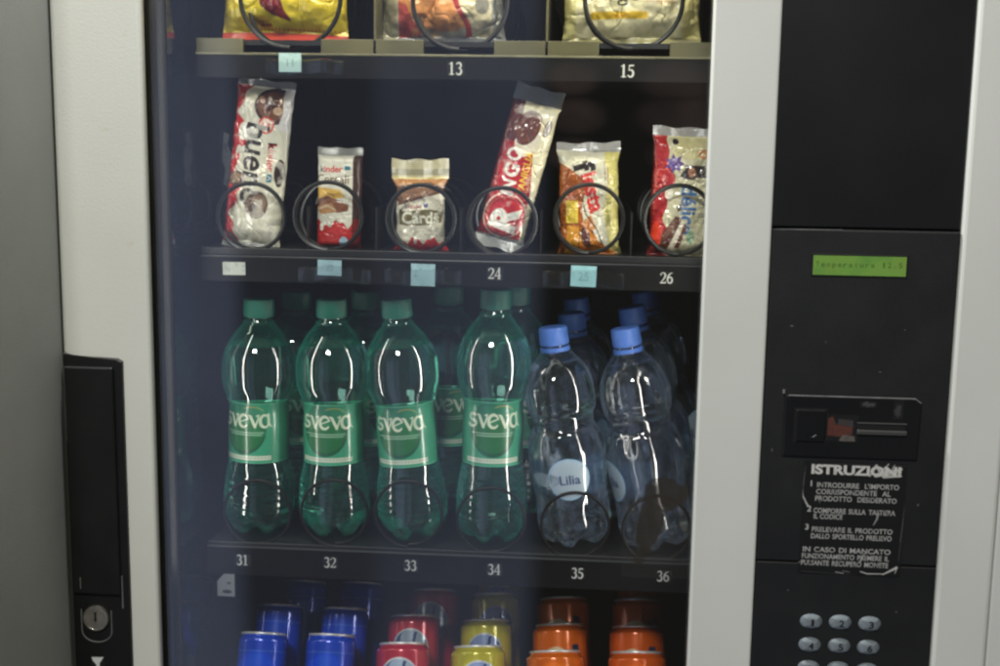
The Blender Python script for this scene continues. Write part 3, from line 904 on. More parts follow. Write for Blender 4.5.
# 1: hazelnut bar (reads downwards)
w, h = 60, 172
A = Art(w, h, 1.7, (206, 203, 184))
A.where(lambda X, Y: X < 11 + 4.5 * np.sin(Y * 0.12 + 0.6) + 2.5 * np.sin(Y * 0.31), RED)
A.where(lambda X, Y: (X < 3.2), (150, 28, 26))
A.ellipse(13, 118, 5.5, 9, (226, 222, 206)); A.ellipse(10, 96, 3.5, 8, (226, 222, 206)); A.ellipse(9, 92, 1.8, 4, RED)
A.ellipse(42, 146, 20, 19, (60, 36, 28)); A.ellipse(42, 146, 17, 15, (112, 72, 52)); A.ellipse(40, 148, 7, 8, (70, 40, 30)); A.ellipse(47, 141, 5, 4, (190, 160, 130))
A.poly([(49, 172), (60, 172), (60, 120), (48, 124), (52, 140)], (210, 208, 206))
A.ellipse(36, 126, 8.5, 8.5, (190, 60, 46)); A.ellipse(36, 126, 6.6, 6.6, (214, 190, 170)); A.text('2', 36, 126, 8, (200, 40, 34), ang=-PI / 2, bold=0.03)
A.text('bueno', 29, 85, 25, (42, 32, 30), width=82, ang=-PI / 2, shear=0.12, bold=0.022)
A.text('kinder', 45, 94, 9, RED, width=27, ang=-PI / 2, bold=0.02); A.text('k', 45, 106, 9, (30, 28, 28), ang=-PI / 2, bold=0.02)
A.rect(42, 47, 70, 78, (40, 110, 130)); A.stroke([(43, 72), (46, 74), (43, 76)], 0.8, (220, 220, 220))
A.ellipse(10, 70, 9, 8, (96, 72, 56)); A.ellipse(9, 71, 6, 5, (150, 126, 100)); A.ellipse(34, 46, 12, 14, (88, 66, 54)); A.ellipse(36, 48, 8, 9, (128, 104, 84)); A.ellipse(32, 43, 4, 5, (60, 42, 34))
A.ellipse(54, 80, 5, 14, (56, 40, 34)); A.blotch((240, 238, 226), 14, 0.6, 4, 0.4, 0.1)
A.rect(0, 60, 165, 172, (120, 122, 124), 0.5); A.rect(0, 60, 0, 6, (170, 170, 164), 0.75)
q = U(259, 165, YP)
b1 = bag('snack_bar', A, 20, 8, 7, M['print_foil'], q, math.radians(6.0), math.radians(-3), 3, 2.6, 1.1, pinch=0.04)
tag(b1, 'tall cream and red chocolate bar with dark lettering down it, leftmost in its row', 'chocolate bar')

# 2: small cereal bar
w, h = 46, 106
A = Art(w, h, 2.2, (208, 205, 190))
A.rect(37.5, 46, 0, h, (62, 40, 34)); A.rect(38, 46, 0, 34, (120, 30, 28))  # right side of the pack, its shade painted into the print
A.rect(0, 46, 98, h, (150, 150, 140), 0.45)
A.text('inder', 17.5, 84, 6.6, RED, width=19, bold=0.025); A.text('k', 6.3, 84, 6.6, (24, 22, 24), width=4.4, bold=0.02); A.rect(29, 35, 83, 87, (36, 110, 130))
A.text('Cereali', 17, 74, 9.4, (96, 66, 38), width=33, bold=0.008)
A.poly([(0, 66), (24, 63), (30, 56), (0, 50)], (214, 172, 84)); A.poly([(0, 53), (12, 57), (34, 48), (33, 42), (22, 40), (0, 46)], (120, 74, 48)); A.poly([(0, 46), (16, 50), (22, 41), (4, 38)], (172, 128, 84))
A.stroke([(3, 44), (12, 47), (20, 43)], 1.4, (196, 180, 150))
wave_red(A, 29, 3.0, 0, 37.5); A.ellipse(6, 26, 2.0, 4, (236, 232, 220)); A.ellipse(29, 11, 4.5, 5.5, (168, 196, 214)); A.ellipse(9.5, 29.5, 1.4, 2, (236, 232, 220))
A.rect(0, 46, 0, 3, (160, 40, 36))
q = U(340, 200, YP)
b2 = bag('snack_bar', A, 17, 7, 4, M['print_gloss'], q, math.radians(0.5), math.radians(-3), 5, 4.5, 0.6, 0.16, 0.02)
tag(b2, 'small white cereal bar with brown lettering and red wave at bottom, second snack from left', 'cereal bar')

# 3: small wafer pack with gold top
w, h = 58, 100
A = Art(w, h, 2.2, (210, 205, 186))
A.rect(0, 58, 80, 100, (196, 186, 140)); A.rect(0, 58, 84, 90, (150, 142, 104)); A.rect(0, 58, 80, 82, (236, 224, 160))
A.poly([(0, 80), (58, 80), (58, 72), (30, 66), (0, 55)], (176, 122, 70)); A.poly([(0, 72), (40, 77), (58, 70), (58, 60), (0, 52)], (110, 74, 46)); A.poly([(6, 66), (34, 72), (50, 66), (10, 58)], (150, 110, 78))
A.poly([(0, 52), (58, 66), (58, 60), (0, 45)], (228, 222, 204))
A.text('kinder', 24, 52, 4.4, (150, 60, 60), width=17, bold=0.02); A.text('k', 14, 52, 4.6, (60, 70, 110), bold=0.02); A.rect(34, 39, 51, 55, (100, 100, 150))
A.poly([(5, 34), (5, 49), (12, 47), (40, 49), (56, 47), (54, 36), (38, 33), (14, 33)], (112, 102, 62))
A.text('Cards', 30, 41, 11.5, (226, 224, 206), width=44, bold=0.03)
wave_red(A, 18, 2.6); A.ellipse(24, 17, 2, 3, (236, 232, 220))
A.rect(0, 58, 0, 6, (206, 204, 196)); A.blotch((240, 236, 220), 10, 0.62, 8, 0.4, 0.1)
q = U(420.5, 208.5, YP)
b3 = bag('snack_bar', A, 18, 19, 7, M['print_foil'], q, math.radians(-1.0), math.radians(-4), 7, 3.0, 1.0, 0.2, 0.15)
tag(b3, 'short snack pack with shiny gold crimped top and brown name plate, third snack from left', 'snack pack')

# 4: tilted sandwich biscuit pack
w, h = 50, 166
A = Art(w, h, 1.9, (230, 222, 186))
A.poly([(-1, -1), (45, -1), (44, 60), (35, 102), (10, 134), (-1, 138)], (176, 24, 32))
A.rect(0, 4.5, 0, 166, (120, 30, 30)); A.poly([(0, 150), (0, 108), (14, 108), (14, 150)], (96, 44, 34))
A.ellipse(27, 122, 13, 19, (226, 210, 168), ang=-0.2); A.ellipse(26, 112, 12, 17, (232, 222, 196), ang=-0.2); A.ellipse(23, 124, 12.5, 18, (104, 56, 40), ang=-0.2); A.ellipse(23, 124, 9.5, 14, (120, 68, 48), ang=-0.2, inner=0.85)
A.ellipse(43, 128, 3.6, 8.5, (70, 62, 78), ang=-0.15); A.ellipse(43, 128, 2.8, 7.2, (200, 190, 180), ang=-0.15); A.text('Pavesi', 43, 128, 2.6, (60, 50, 70), width=11, ang=PI / 2 - 0.1)
A.ellipse(24, 35, 22.5, 23, (226, 208, 190)); A.ellipse(24, 35, 21, 21.5, (190, 36, 44)); A.ellipse(24, 35, 18.5, 19, (214, 120, 110), inner=0.95)
A.text('R', 24, 34, 27, (238, 234, 224), width=27, ang=PI / 2 - 0.12, bold=0.05)
for ch, yy, xx in (('I', 57, 19.5), ('N', 65, 19), ('G', 80, 18), ('O', 96, 16.5)):
    A.text(ch, xx, yy, 14 if ch in 'IN' else 15, (240, 236, 226), width={'I': 3.4, 'N': 11}.get(ch, 13), ang=PI / 2 - 0.06, bold=0.03)
A.text('VANIGLIA', 32.5, 80, 7.8, (236, 196, 60), width=44, ang=PI / 2 + 0.03, bold=0.02, shear=0.1); A.text('GUSTO', 39, 72, 3, (236, 206, 160), width=20, ang=PI / 2)
A.rect(0, 50, 0, 12, (176, 178, 172), 0.85); A.where(lambda X, Y: Y < 9 + X * 0.12, (190, 192, 186), 0.85)
A.rect(0, 50, 150, 166, (120, 126, 128), 0.28)
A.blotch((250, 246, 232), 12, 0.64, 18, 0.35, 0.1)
q = U(519, 169, YP)
b4 = bag('biscuit_pack', A, 20, 16, 10, M['print_foil'], q, math.radians(14.5), math.radians(-3), 11, 3.2, 1.2, 0.2, 0.05)
tag(b4, 'long tilted red and cream biscuit pack with white letter in a red circle', 'biscuit pack')

# 5: cake snack
w, h = 64, 116
A = Art(w, h, 2.0, (206, 202, 178))
A.where(lambda X, Y: X > 50 + 2 * np.sin(Y * 0.1), (206, 196, 120))
A.where(lambda X, Y: X < 22 + 9 * np.sin((88 - Y) * 0.05) + 6 * np.sin(Y * 0.09) - np.clip(Y - 74, 0, 99) * 1.0, (160, 84, 28))
A.where(lambda X, Y: (Y < 34 - (X - 20) * 0.75) & (X > 15), (196, 112, 40))
A.poly([(7, 36), (20, 36), (20, 58), (7, 58)], (226, 196, 70)); A.poly([(6, 4), (18, 6), (24, 20), (22, 32), (8, 34)], (214, 150, 48)); A.ellipse(30, 24, 7, 13, (92, 58, 52)); A.ellipse(12, 66, 8, 8, (150, 78, 44)); A.poly([(24, 36), (34, 44), (40, 30), (30, 26)], (186, 122, 66))
A.poly([(34, 2), (44, 2), (40, 22), (32, 30)], (206, 128, 46)); A.stroke([(20, 4), (22, 34)], 1.2, (120, 70, 36)); A.stroke([(7, 35), (20, 35)], 1.0, (120, 76, 34))
A.stroke([(25, 60), (28, 45), (40, 30), (46, 14)], 1.4, (90, 60, 40))
A.text('f', 28, 91, 22, (34, 28, 26), ang=-PI / 2 + 0.25, bold=0.05)
A.text('iesta', 37, 66, 17, (200, 44, 40), width=40, ang=-PI / 2 + 0.25, bold=0.04)
A.stroke([(49, 96), (50, 78)], 1.0, (120, 110, 60)); A.stroke([(52, 90), (53, 74)], 0.7, (150, 60, 50))
A.where(lambda X, Y: Y > 107 - (X - 32) * 0.06, (170, 168, 162), 0.75)
A.rect(0, 64, 0, 4, (206, 190, 170))
q = U(589, 200.5, YP)
b5 = bag('snack_cake', A, 24, 8, 5, M['print_foil'], q, math.radians(-2.0), math.radians(-3), 13, 2.8, 1.1, 0.22, 0.09)
tag(b5, 'snack cake in cream wrapper with orange and yellow cake pieces pictured at lower left', 'snack cake')

# 6: chocolate cake slice
w, h = 66, 132
A = Art(w, h, 1.9, (204, 198, 164))
A.where(lambda X, Y: X < 18 + 4 * np.sin(Y * 0.10) + 2.0 * np.sin(Y * 0.23 + 2), (178, 40, 42))
A.where(lambda X, Y: (X < 2.5), (120, 28, 28))
A.rect(20, 66, 100, 132, (214, 204, 150)); A.ellipse(22, 117, 3.2, 3.6, (40, 36, 38))
st = [(22 + (11 if k % 2 == 0 else 6) * math.cos(k * PI / 7), 95 + (10 if k % 2 == 0 else 5.5) * math.sin(k * PI / 7)) for k in range(14)]
A.poly(st, (92, 66, 140))
A.rect(33, 44, 80, 94, (60, 46, 42)); A.rect(44, 60, 82, 94, (52, 46, 46)); A.ellipse(40, 87, 4, 4.6, (196, 142, 110)); A.poly([(28, 83), (34, 80), (38, 84), (33, 90)], (58, 50, 48))
A.ellipse(51, 105, 5, 4, (214, 110, 60), inner=0.6); A.ellipse(55, 107, 4, 2.6, (220, 140, 80))
A.text('délice', 39, 50, 16, (52, 104, 160), width=48, ang=-PI / 2, bold=0.03)
A.ellipse(18, 66, 4, 6.5, (232, 226, 206)); A.stroke([(30, 60), (34, 54)], 1.0, (120, 90, 70)); A.poly([(26, 53), (30, 56), (32, 50), (28, 48)], (70, 60, 40))
A.poly([(10, 22), (26, 44), (33, 42), (20, 12), (9, 10)], (92, 54, 40)); A.poly([(20, 12), (33, 42), (36, 38), (27, 10)], (226, 214, 190)); A.poly([(26, 12), (36, 38), (38, 33), (31, 12)], (104, 64, 48)); A.poly([(13, 24), (25, 40), (29, 39), (18, 22)], (126, 84, 64))
A.ellipse(42, 24, 4, 7, (128, 160, 120)); A.rect(38, 44, 8, 14, (214, 206, 170))
A.rect(0, 66, 123, 132, (178, 176, 170), 0.6)
A.ellipse(7, 24, 5.5, 14, (226, 66, 40))
q = U(683, 194, YP)
b6 = bag('snack_cake', A, 22, 10, 5, M['print_foil'], q, math.radians(1.5), math.radians(-3), 17, 2.8, 1.0, 0.2, 0.05)
tag(b6, 'snack cake in yellowish wrapper with red side stripe and blue lettering', 'snack cake')

# top row: three bigger bags, only their lower parts show
YT = 0.172
w, h = 128, 190
A = Art(w, h, 1.25, (222, 200, 58))
A.blotch((230, 214, 60), 4, 0.5, 40, 0.6, 0.3)
A.poly([(34, 60), (42, 36), (54, 27), (72, 21), (72, 24), (66, 32), (64, 44), (70, 70), (50, 90)], (122, 28, 40))
A.ellipse(34, 22, 18, 5, (196, 164, 50)); A.rect(40, 52, 16, 19, (150, 84, 36)); A.rect(37, 48, 20, 21.4, (160, 110, 40))
for k in range(22): A.rect(38 + k * 4.0, 38 + k * 4.0 + 2.6, 12.2, 14.6, (156, 98, 42), mix=0.75)
A.rect(0, 128, 0, 10.5, (214, 76, 48)); A.rect(0, 128, 8.2, 10.5, (190, 60, 40))
A.ellipse(70, 100, 46, 30, (196, 50, 40))
q = U(287, -52, YT)
t1 = bag('crisp_bag', A, 44, 10, 11, M['print_foil'], q, math.radians(1.2), math.radians(-2), 23, 2.2, 1.0, 0.24, 0.04)
tag(t1, 'bright yellow crisp bag with red bottom seal and dark red swoosh in the top tray', 'crisp bag')

w, h = 124, 190
A = Art(w, h, 1.25, (196, 190, 168))
A.rect(17, 40, 0, h, (176, 74, 66)); A.ellipse(64, 50, 40, 36, (206, 142, 84)); A.blotch((226, 172, 104), 16, 0.55, 50, 0.55, 0.12); A.ellipse(60, 30, 30, 14, (216, 150, 92)); A.where(lambda X, Y: (X > 84 + 6 * np.sin(Y * 0.1)), (208, 200, 168))
A.where(lambda X, Y: (X > 79 + 6 * np.sin(Y * 0.1)) & (X < 85 + 6 * np.sin(Y * 0.1)), (176, 60, 62)); A.ellipse(103, 40, 7, 9, (150, 148, 140))
A.rect(0, 124, 0, 9, (130, 132, 132), 0.55); A.rect(0, 16, 0, h, (176, 172, 146)); A.rect(112, 124, 0, h, (150, 152, 150), 0.6)
q = U(444, -50, YT)
t2 = bag('crisp_bag', A, 44, 10, 9, M['print_foil'], q, math.radians(-0.5), math.radians(-2), 29, 2.2, 1.2, 0.24, 0.04)
tag(t2, 'pale snack bag with red band and orange crisps pictured, in top tray', 'crisp bag')

w, h = 136, 190
A = Art(w, h, 1.35, (222, 216, 176))
A.text('Argo', 52, 52, 17, (70, 72, 52), width=52, bold=0.01, shear=0.05); A.text('Integrale', 97, 42.5, 4.6, (160, 110, 96), width=30)
A.rect(27, 84, 26, 33, (222, 186, 60)); A.text('crackers', 56, 29.5, 3.6, (180, 100, 50), width=20)
A.blotch((204, 198, 160), 8, 0.6, 60, 0.5, 0.12)
A.rect(0, 12, 0, h, (196, 190, 132)); A.rect(118, 136, 0, h, (228, 218, 150))
A.rect(0, 136, 0, 8, (170, 164, 116))
q = U(633, -51, YT)
t3 = bag('cracker_bag', A, 46, 10, 8, M['print_foil'], q, math.radians(-0.6), math.radians(-2), 31, 2.4, 1.3, 0.24, 0.03)
tag(t3, 'cream cracker bag with a narrow yellow band and dark lettering in the top tray', 'cracker bag')


# ------------------------------------------------------------------ bottles
def smooth_profile(pts, step=1.2):
    """monotone-ish resample of (z, r) points by cubic Hermite"""
    z = np.array([p[0] for p in pts], float); r = np.array([p[1] for p in pts], float)
    m = np.gradient(r, z)
    zs = np.arange(z[0], z[-1] + 1e-6, step); out = np.zeros_like(zs)
    k = np.clip(np.searchsorted(z, zs, 'right') - 1, 0, len(z) - 2)
    hh = z[k + 1] - z[k]; t = (zs - z[k]) / hh
    out = (2 * t ** 3 - 3 * t ** 2 + 1) * r[k] + (t ** 3 - 2 * t ** 2 + t) * hh * m[k] + (-2 * t ** 3 + 3 * t ** 2) * r[k + 1] + (t ** 3 - t ** 2) * hh * m[k + 1]
    return zs, out


def lathe_grid(zs, rs, n, mod=None):
    ph = np.linspace(0, 2 * PI, n, endpoint=False)[None]
    Z = zs[:, None] + 0 * ph; Rr = rs[:, None] + 0 * ph
    if mod: Rr, Z = mod(Rr, Z, ph)
    return np.stack([Rr * np.cos(ph), Rr * np.sin(ph), Z], -1)


def cap_fan(nrow_off, n, up=True):
    return None


def closed_lathe(zs, rs, n, mod=None, flip=False):
    V = lathe_grid(zs, rs, n, mod)
    nv = len(zs)
    Fq = grid_faces(nv, n, True)
    V = V.reshape(-1, 3)
    b = V[:n].mean(0); t = V[-n:].mean(0)
    V = np.concatenate([V, [b, t]])
    faces = Fq.tolist()
    ib, it = nv * n, nv * n + 1
    faces += [[ib, (k + 1) % n, k] for k in range(n)] + [[it, (nv - 1) * n + k, (nv - 1) * n + (k + 1) % n] for k in range(n)]
    if flip: faces = [f[::-1] for f in faces]
    return V, faces


def bottle_body(name, prof, mat, parent, level, ribs, feet=5, n=120, facets=()):
    zs, rs = smooth_profile(prof, 1.3)
    def mod(Rr, Z, ph):
        f = np.clip(1 - Z / 24, 0, 1)
        lobe = 0.5 + 0.5 * np.cos(feet * ph)
        Z2 = Z + f ** 1.3 * lobe * 9
        R2 = Rr * (1 - 0.16 * f * lobe)
        for z0, z1, per, am in ribs:
            win = np.clip((Z - z0) / 4, 0, 1) * np.clip((z1 - Z) / 4, 0, 1)
            R2 = R2 + am * win * np.sin(2 * PI * Z / per)
        for z0, z1, k, am in facets:
            win = np.clip((Z - z0) / 10, 0, 1) * np.clip((z1 - Z) / 10, 0, 1)
            R2 = R2 + am * win * np.cos(k * ph + 0.02 * Z)
        return R2, Z2
    V1, F1 = closed_lathe(zs / 1000, rs / 1000, n, lambda a, b, c: tuple(x / 1000 for x in mod(a * 1000, b * 1000, c)))
    # air space above the water, seen from inside the bottle
    keep = zs > level
    za = np.concatenate([[level, level], zs[keep]]); ra = np.concatenate([[max(0.5, np.interp(level, zs, rs) - 6), np.interp(level, zs, rs) - 0.9], rs[keep] - 0.9])
    za = za[:-2]; ra = ra[:-2]
    za[-1] -= 0.5
    V2, F2 = closed_lathe(za / 1000, np.maximum(ra, 0.5) / 1000, n, None, True)
    off = len(V1)
    me = bpy.data.meshes.new(name)
    me.from_pydata(np.concatenate([V1, V2]).tolist(), [], F1 + [[i + off for i in f] for f in F2])
    me.update()
    return obj(name, me, mat, parent, True)


def ring_mesh(name, zs, rs, n, mat, parent, ridge=0.0, ridges=60):
    def mod(Rr, Z, ph):
        return Rr + ridge / 1000 * np.cos(ridges * ph) * (np.abs(Z - (zs[0] + zs[-1]) / 2000) < (zs[-1] - zs[0]) * 0.36 / 1000), Z
    V, F_ = closed_lathe(np.array(zs) / 1000, np.array(rs) / 1000, n, mod)
    me = bpy.data.meshes.new(name); me.from_pydata(V.tolist(), [], F_); me.update()
    o = obj(name, me, mat, parent, True)
    try: me.set_sharp_from_angle(angle=math.radians(35))
    except Exception: pass
    return o


def wrap_label(name, art, prof, z0, ang0, span, mat, parent, out=0.35):
    """art wrapped on the bottle between z0 and z0+h; ang0 = direction of its centre"""
    zs, rs = smooth_profile(prof, 1.3)
    c = art.out()
    z = np.linspace(z0, z0 + art.h, art.nv); r = np.interp(z, zs, rs) + out
    a = ang0 + np.linspace(-span / 2, span / 2, art.nu)
    V = np.stack([r[:, None] * np.cos(a)[None], r[:, None] * np.sin(a)[None], z[:, None] + 0 * a[None]], -1) / 1000
    return obj(name, np_mesh(name, V, grid_faces(art.nv, art.nu), c), mat, parent, True)


GP = [(0, 20), (3, 27), (9, 32.5), (18, 35.6), (30, 36.2), (45, 35.6), (58, 34.0), (70, 31.6), (77, 30.6), (82, 30.6), (110, 30.7), (138, 31.0), (143, 32.8), (152, 36.0), (163, 37.3),
      (176, 37.0), (188, 34.6), (198, 30), (207, 24), (214, 18), (219, 14.2), (224, 12.6), (229, 12.4), (236, 12.4)]
CP = [(0, 22), (3, 29), (9, 34.5), (18, 36.8), (30, 36.2), (45, 36.2), (62, 37.4), (78, 39.0), (92, 39.2), (104, 37.4), (113, 33.6), (119, 31), (124, 30.2), (129, 31.6), (136, 34), (145, 35),
      (158, 34.2), (168, 31.4), (177, 26.4), (184, 20.6), (190, 15.7), (195, 13), (200, 12.4), (207, 12.2)]


def green_label():
    circ = 2 * PI * 31.8
    A = Art(circ, 62, 2.0, (58, 150, 116), 0.93)
    mid = circ / 2
    for c0 in (mid, mid + circ / 2, mid - circ / 2):
        A.ellipse(c0, 36, 25, 27, (22, 84, 56), 0.95)
        A.rect(c0 - 26, c0 + 26, 41, 63, (48, 140, 106), 0.93)
        A.ellipse(c0, 36, 25, 27, (22, 84, 56), 0.95, mix=0.55)
        A.where(lambda X, Y: ((X - c0) / 21) ** 2 + ((Y - 30) / 17) ** 2 < 1 + 0.0 * X, (40, 116, 60), 0.95, mix=0.6)
        A.stroke(arc(c0 + 10, 22, 26, 36, 110, 60), [0.4, 0.9, 1.2] + [1.2] * 9 + [1.0, 0.7, 0.4], (196, 168, 76), mix=0.6)
        # lettering
        k = 24; x = c0 - 28.5
        for ch in 'sveva':
            g_, adv = LET[ch]; strokes(A, g_, x, 37.5, k, (206, 214, 190), thin=0.78); x += adv * k * 0.93
        A.rect(c0 - 24, c0 + 22, 31.6, 32.2, (170, 200, 176)); A.rect(c0 - 18, c0 + 20, 29.0, 29.9, (150, 188, 160))
        A.rect(c0 - 30, c0 + 30, 3.5, 8, (196, 206, 188)); 
        for q_ in range(16): A.rect(c0 - 28 + q_ * 3.6, c0 - 28 + q_ * 3.6 + 2.3, 5, 6.6, (120, 140, 120), mix=0.6)
    A.rect(0, circ, 60.5, 62, (84, 176, 140), 0.93); A.rect(0, circ, 0, 1.6, (84, 170, 136), 0.93)
    A.blotch((86, 168, 130), 18, 0.58, 70, 0.25, 0.2)
    return A


def make_green():
    root = empty('water_bottle')
    bottle_body('bottle_body', GP, M['green_pet'], root, 196, [(24, 70, 7.5, 0.35)], 5, facets=[(14, 74, 7, 0.35)])
    ring_mesh('cap', [223, 223.6, 226, 239.5, 241.5, 242.3, 242.5], [13.0, 15.0, 15.3, 15.1, 14.6, 13.2, 8], 120, M['green_cap'], root, 0.25, 60)
    ring_mesh('neck_ring', [216.5, 217, 218.5, 219], [15.2, 15.9, 15.9, 15.2], 64, M['green_pet'], root)
    wrap_label('label_wrap', green_label(), GP, 77.5, -PI / 2, 2 * PI, M['print_label'], root)
    return root


def clear_label():
    A = Art(100, 52, 2.2, (90, 140, 190), 0.0)
    A.a[..., :3] = lin((96, 150, 200))
    A.where(lambda X, Y: (Y > 8 + 3 * np.sin(X * .1)) & (Y < 46), (96, 150, 205), 0.07)
    A.ellipse(50, 26, 20.5, 20.5, (190, 208, 222), 0.62); A.ellipse(24, 26, 18, 7, (190, 210, 228), 0.35)
    A.ellipse(50, 26, 20.5, 20.5, (150, 186, 214), 0.8, inner=0.93)
    A.text('Lilia', 51, 26, 9.5, (40, 54, 100), width=20, bold=0.025)
    return A


def make_clear():
    root = empty('water_bottle')
    bottle_body('bottle_body', CP, M['clear_pet'], root, 181, [(110, 140, 11, 0.5)], 5, facets=[(12, 50, 10, 0.9), (92, 120, 12, 0.9), (130, 178, 9, 0.7)])
    ring_mesh('cap', [197, 197.6, 200, 212.5, 214, 214.6, 215], [13.0, 14.3, 14.5, 14.3, 13.8, 12.4, 8], 120, M['blue_cap'], root, 0.22, 60)
    ring_mesh('neck_ring', [190.5, 191, 194.5, 195.2], [14.2, 14.9, 14.9, 14.2], 64, M['blue_cap'], root)
    wrap_label('label_wrap', clear_label(), CP, 46, -PI / 2, 100 / 37.5, M['print_label'], root, 0.8)
    return root


def copy_tree(o):
    c = o.copy(); COL.objects.link(c)
    for ch in list(o.children):
        d = ch.copy(); COL.objects.link(d); d.parent = c
    return c


ZB = SZ(551) + 0.0006


def place(o, cap_px, base_px, Y, spin=0.0, lean_back=0.0):
    """stand a bottle on tray 3: its base under base_px, its top leaning towards cap_px (both pixels of the photo at depth Y)"""
    top = U(cap_px[0], cap_px[1], Y); 
    bx = UX(base_px, 540, Y)
    side = math.atan2(top[0] - bx, top[2] - ZB)
    s = (top[2] - ZB) / math.cos(side) / o['height']
    o.matrix_world = Matrix.Translation((bx, Y, ZB + 0.002)) @ Matrix.Rotation(side, 4, 'Y') @ Matrix.Rotation(-lean_back, 4, 'X') @ Matrix.Rotation(spin, 4, 'Z') @ Matrix.Diagonal((min(s, 1.03), min(s, 1.03), s, 1))


YB = 0.170
g0 = make_green(); g0['height'] = 0.2425
greens = [
    ((259, 299.5), 259.5, YB, -0.28, 'green water bottle furthest left, its white lettering turned partly round the left side'),
    ((331.5, 300), 335.5, YB, -0.10, 'green water bottle standing upright above number 32'),
    ((396, 300), 415.5, YB, -0.14, 'green water bottle leaning to the left above number 33'),
    ((496, 290), 490.5, YB, 0.08, 'green water bottle above number 34, next to the clear bottles'),
]
rears = [
    ((297, 292), 292, YB + 0.085, 0.7, 'green bottle behind the two leftmost green bottles, mostly hidden'),
    ((366, 292), 366, YB + 0.085, 1.1, 'green bottle behind and between the second and third green bottles'),
    ((449, 287), 447, YB + 0.088, 0.1, 'green bottle seen in the gap between the two right green bottles, set back'),
    ((516, 287), 514, YB + 0.088, -1.9, 'green bottle set back behind the rightmost green bottle'),
]
first = True
for cap, base, Y, spin, lab in greens + rears:
    o = g0 if first else copy_tree(g0)
    first = False
    place(o, cap, base, Y, spin)
    tag(o, lab, 'water bottle', 'green water bottles in the bottle tray')
c0 = make_clear(); c0['height'] = 0.215
clears = [
    ((552.5, 328), 577, YB, 0.02, 'clear water bottle with blue cap and round white label, leaning left above number 35'),
    ((624.5, 329), 659, YB, -1.2, 'clear water bottle with blue cap behind the brown patch on the glass'),
    ((571, 314), 592, YB + 0.08, 1.4, 'blue capped clear bottle right behind the one with the round label'),
    ((631, 308), 668, YB + 0.08, 2.2, 'blue capped clear bottle second in the rightmost row of bottles'),
    ((576, 299), 596, YB + 0.16, 0.5, 'dim blue capped bottle third in the row of bottle number 35'),
    ((644, 292), 676, YB + 0.16, 1.0, 'dim blue capped bottle furthest back in the rightmost row'),
]
first = True
for cap, base, Y, spin, lab in clears:
    o = c0 if first else copy_tree(c0)
    first = False
    place(o, cap, base, Y, spin)
    tag(o, lab, 'water bottle', 'clear water bottles with blue caps')


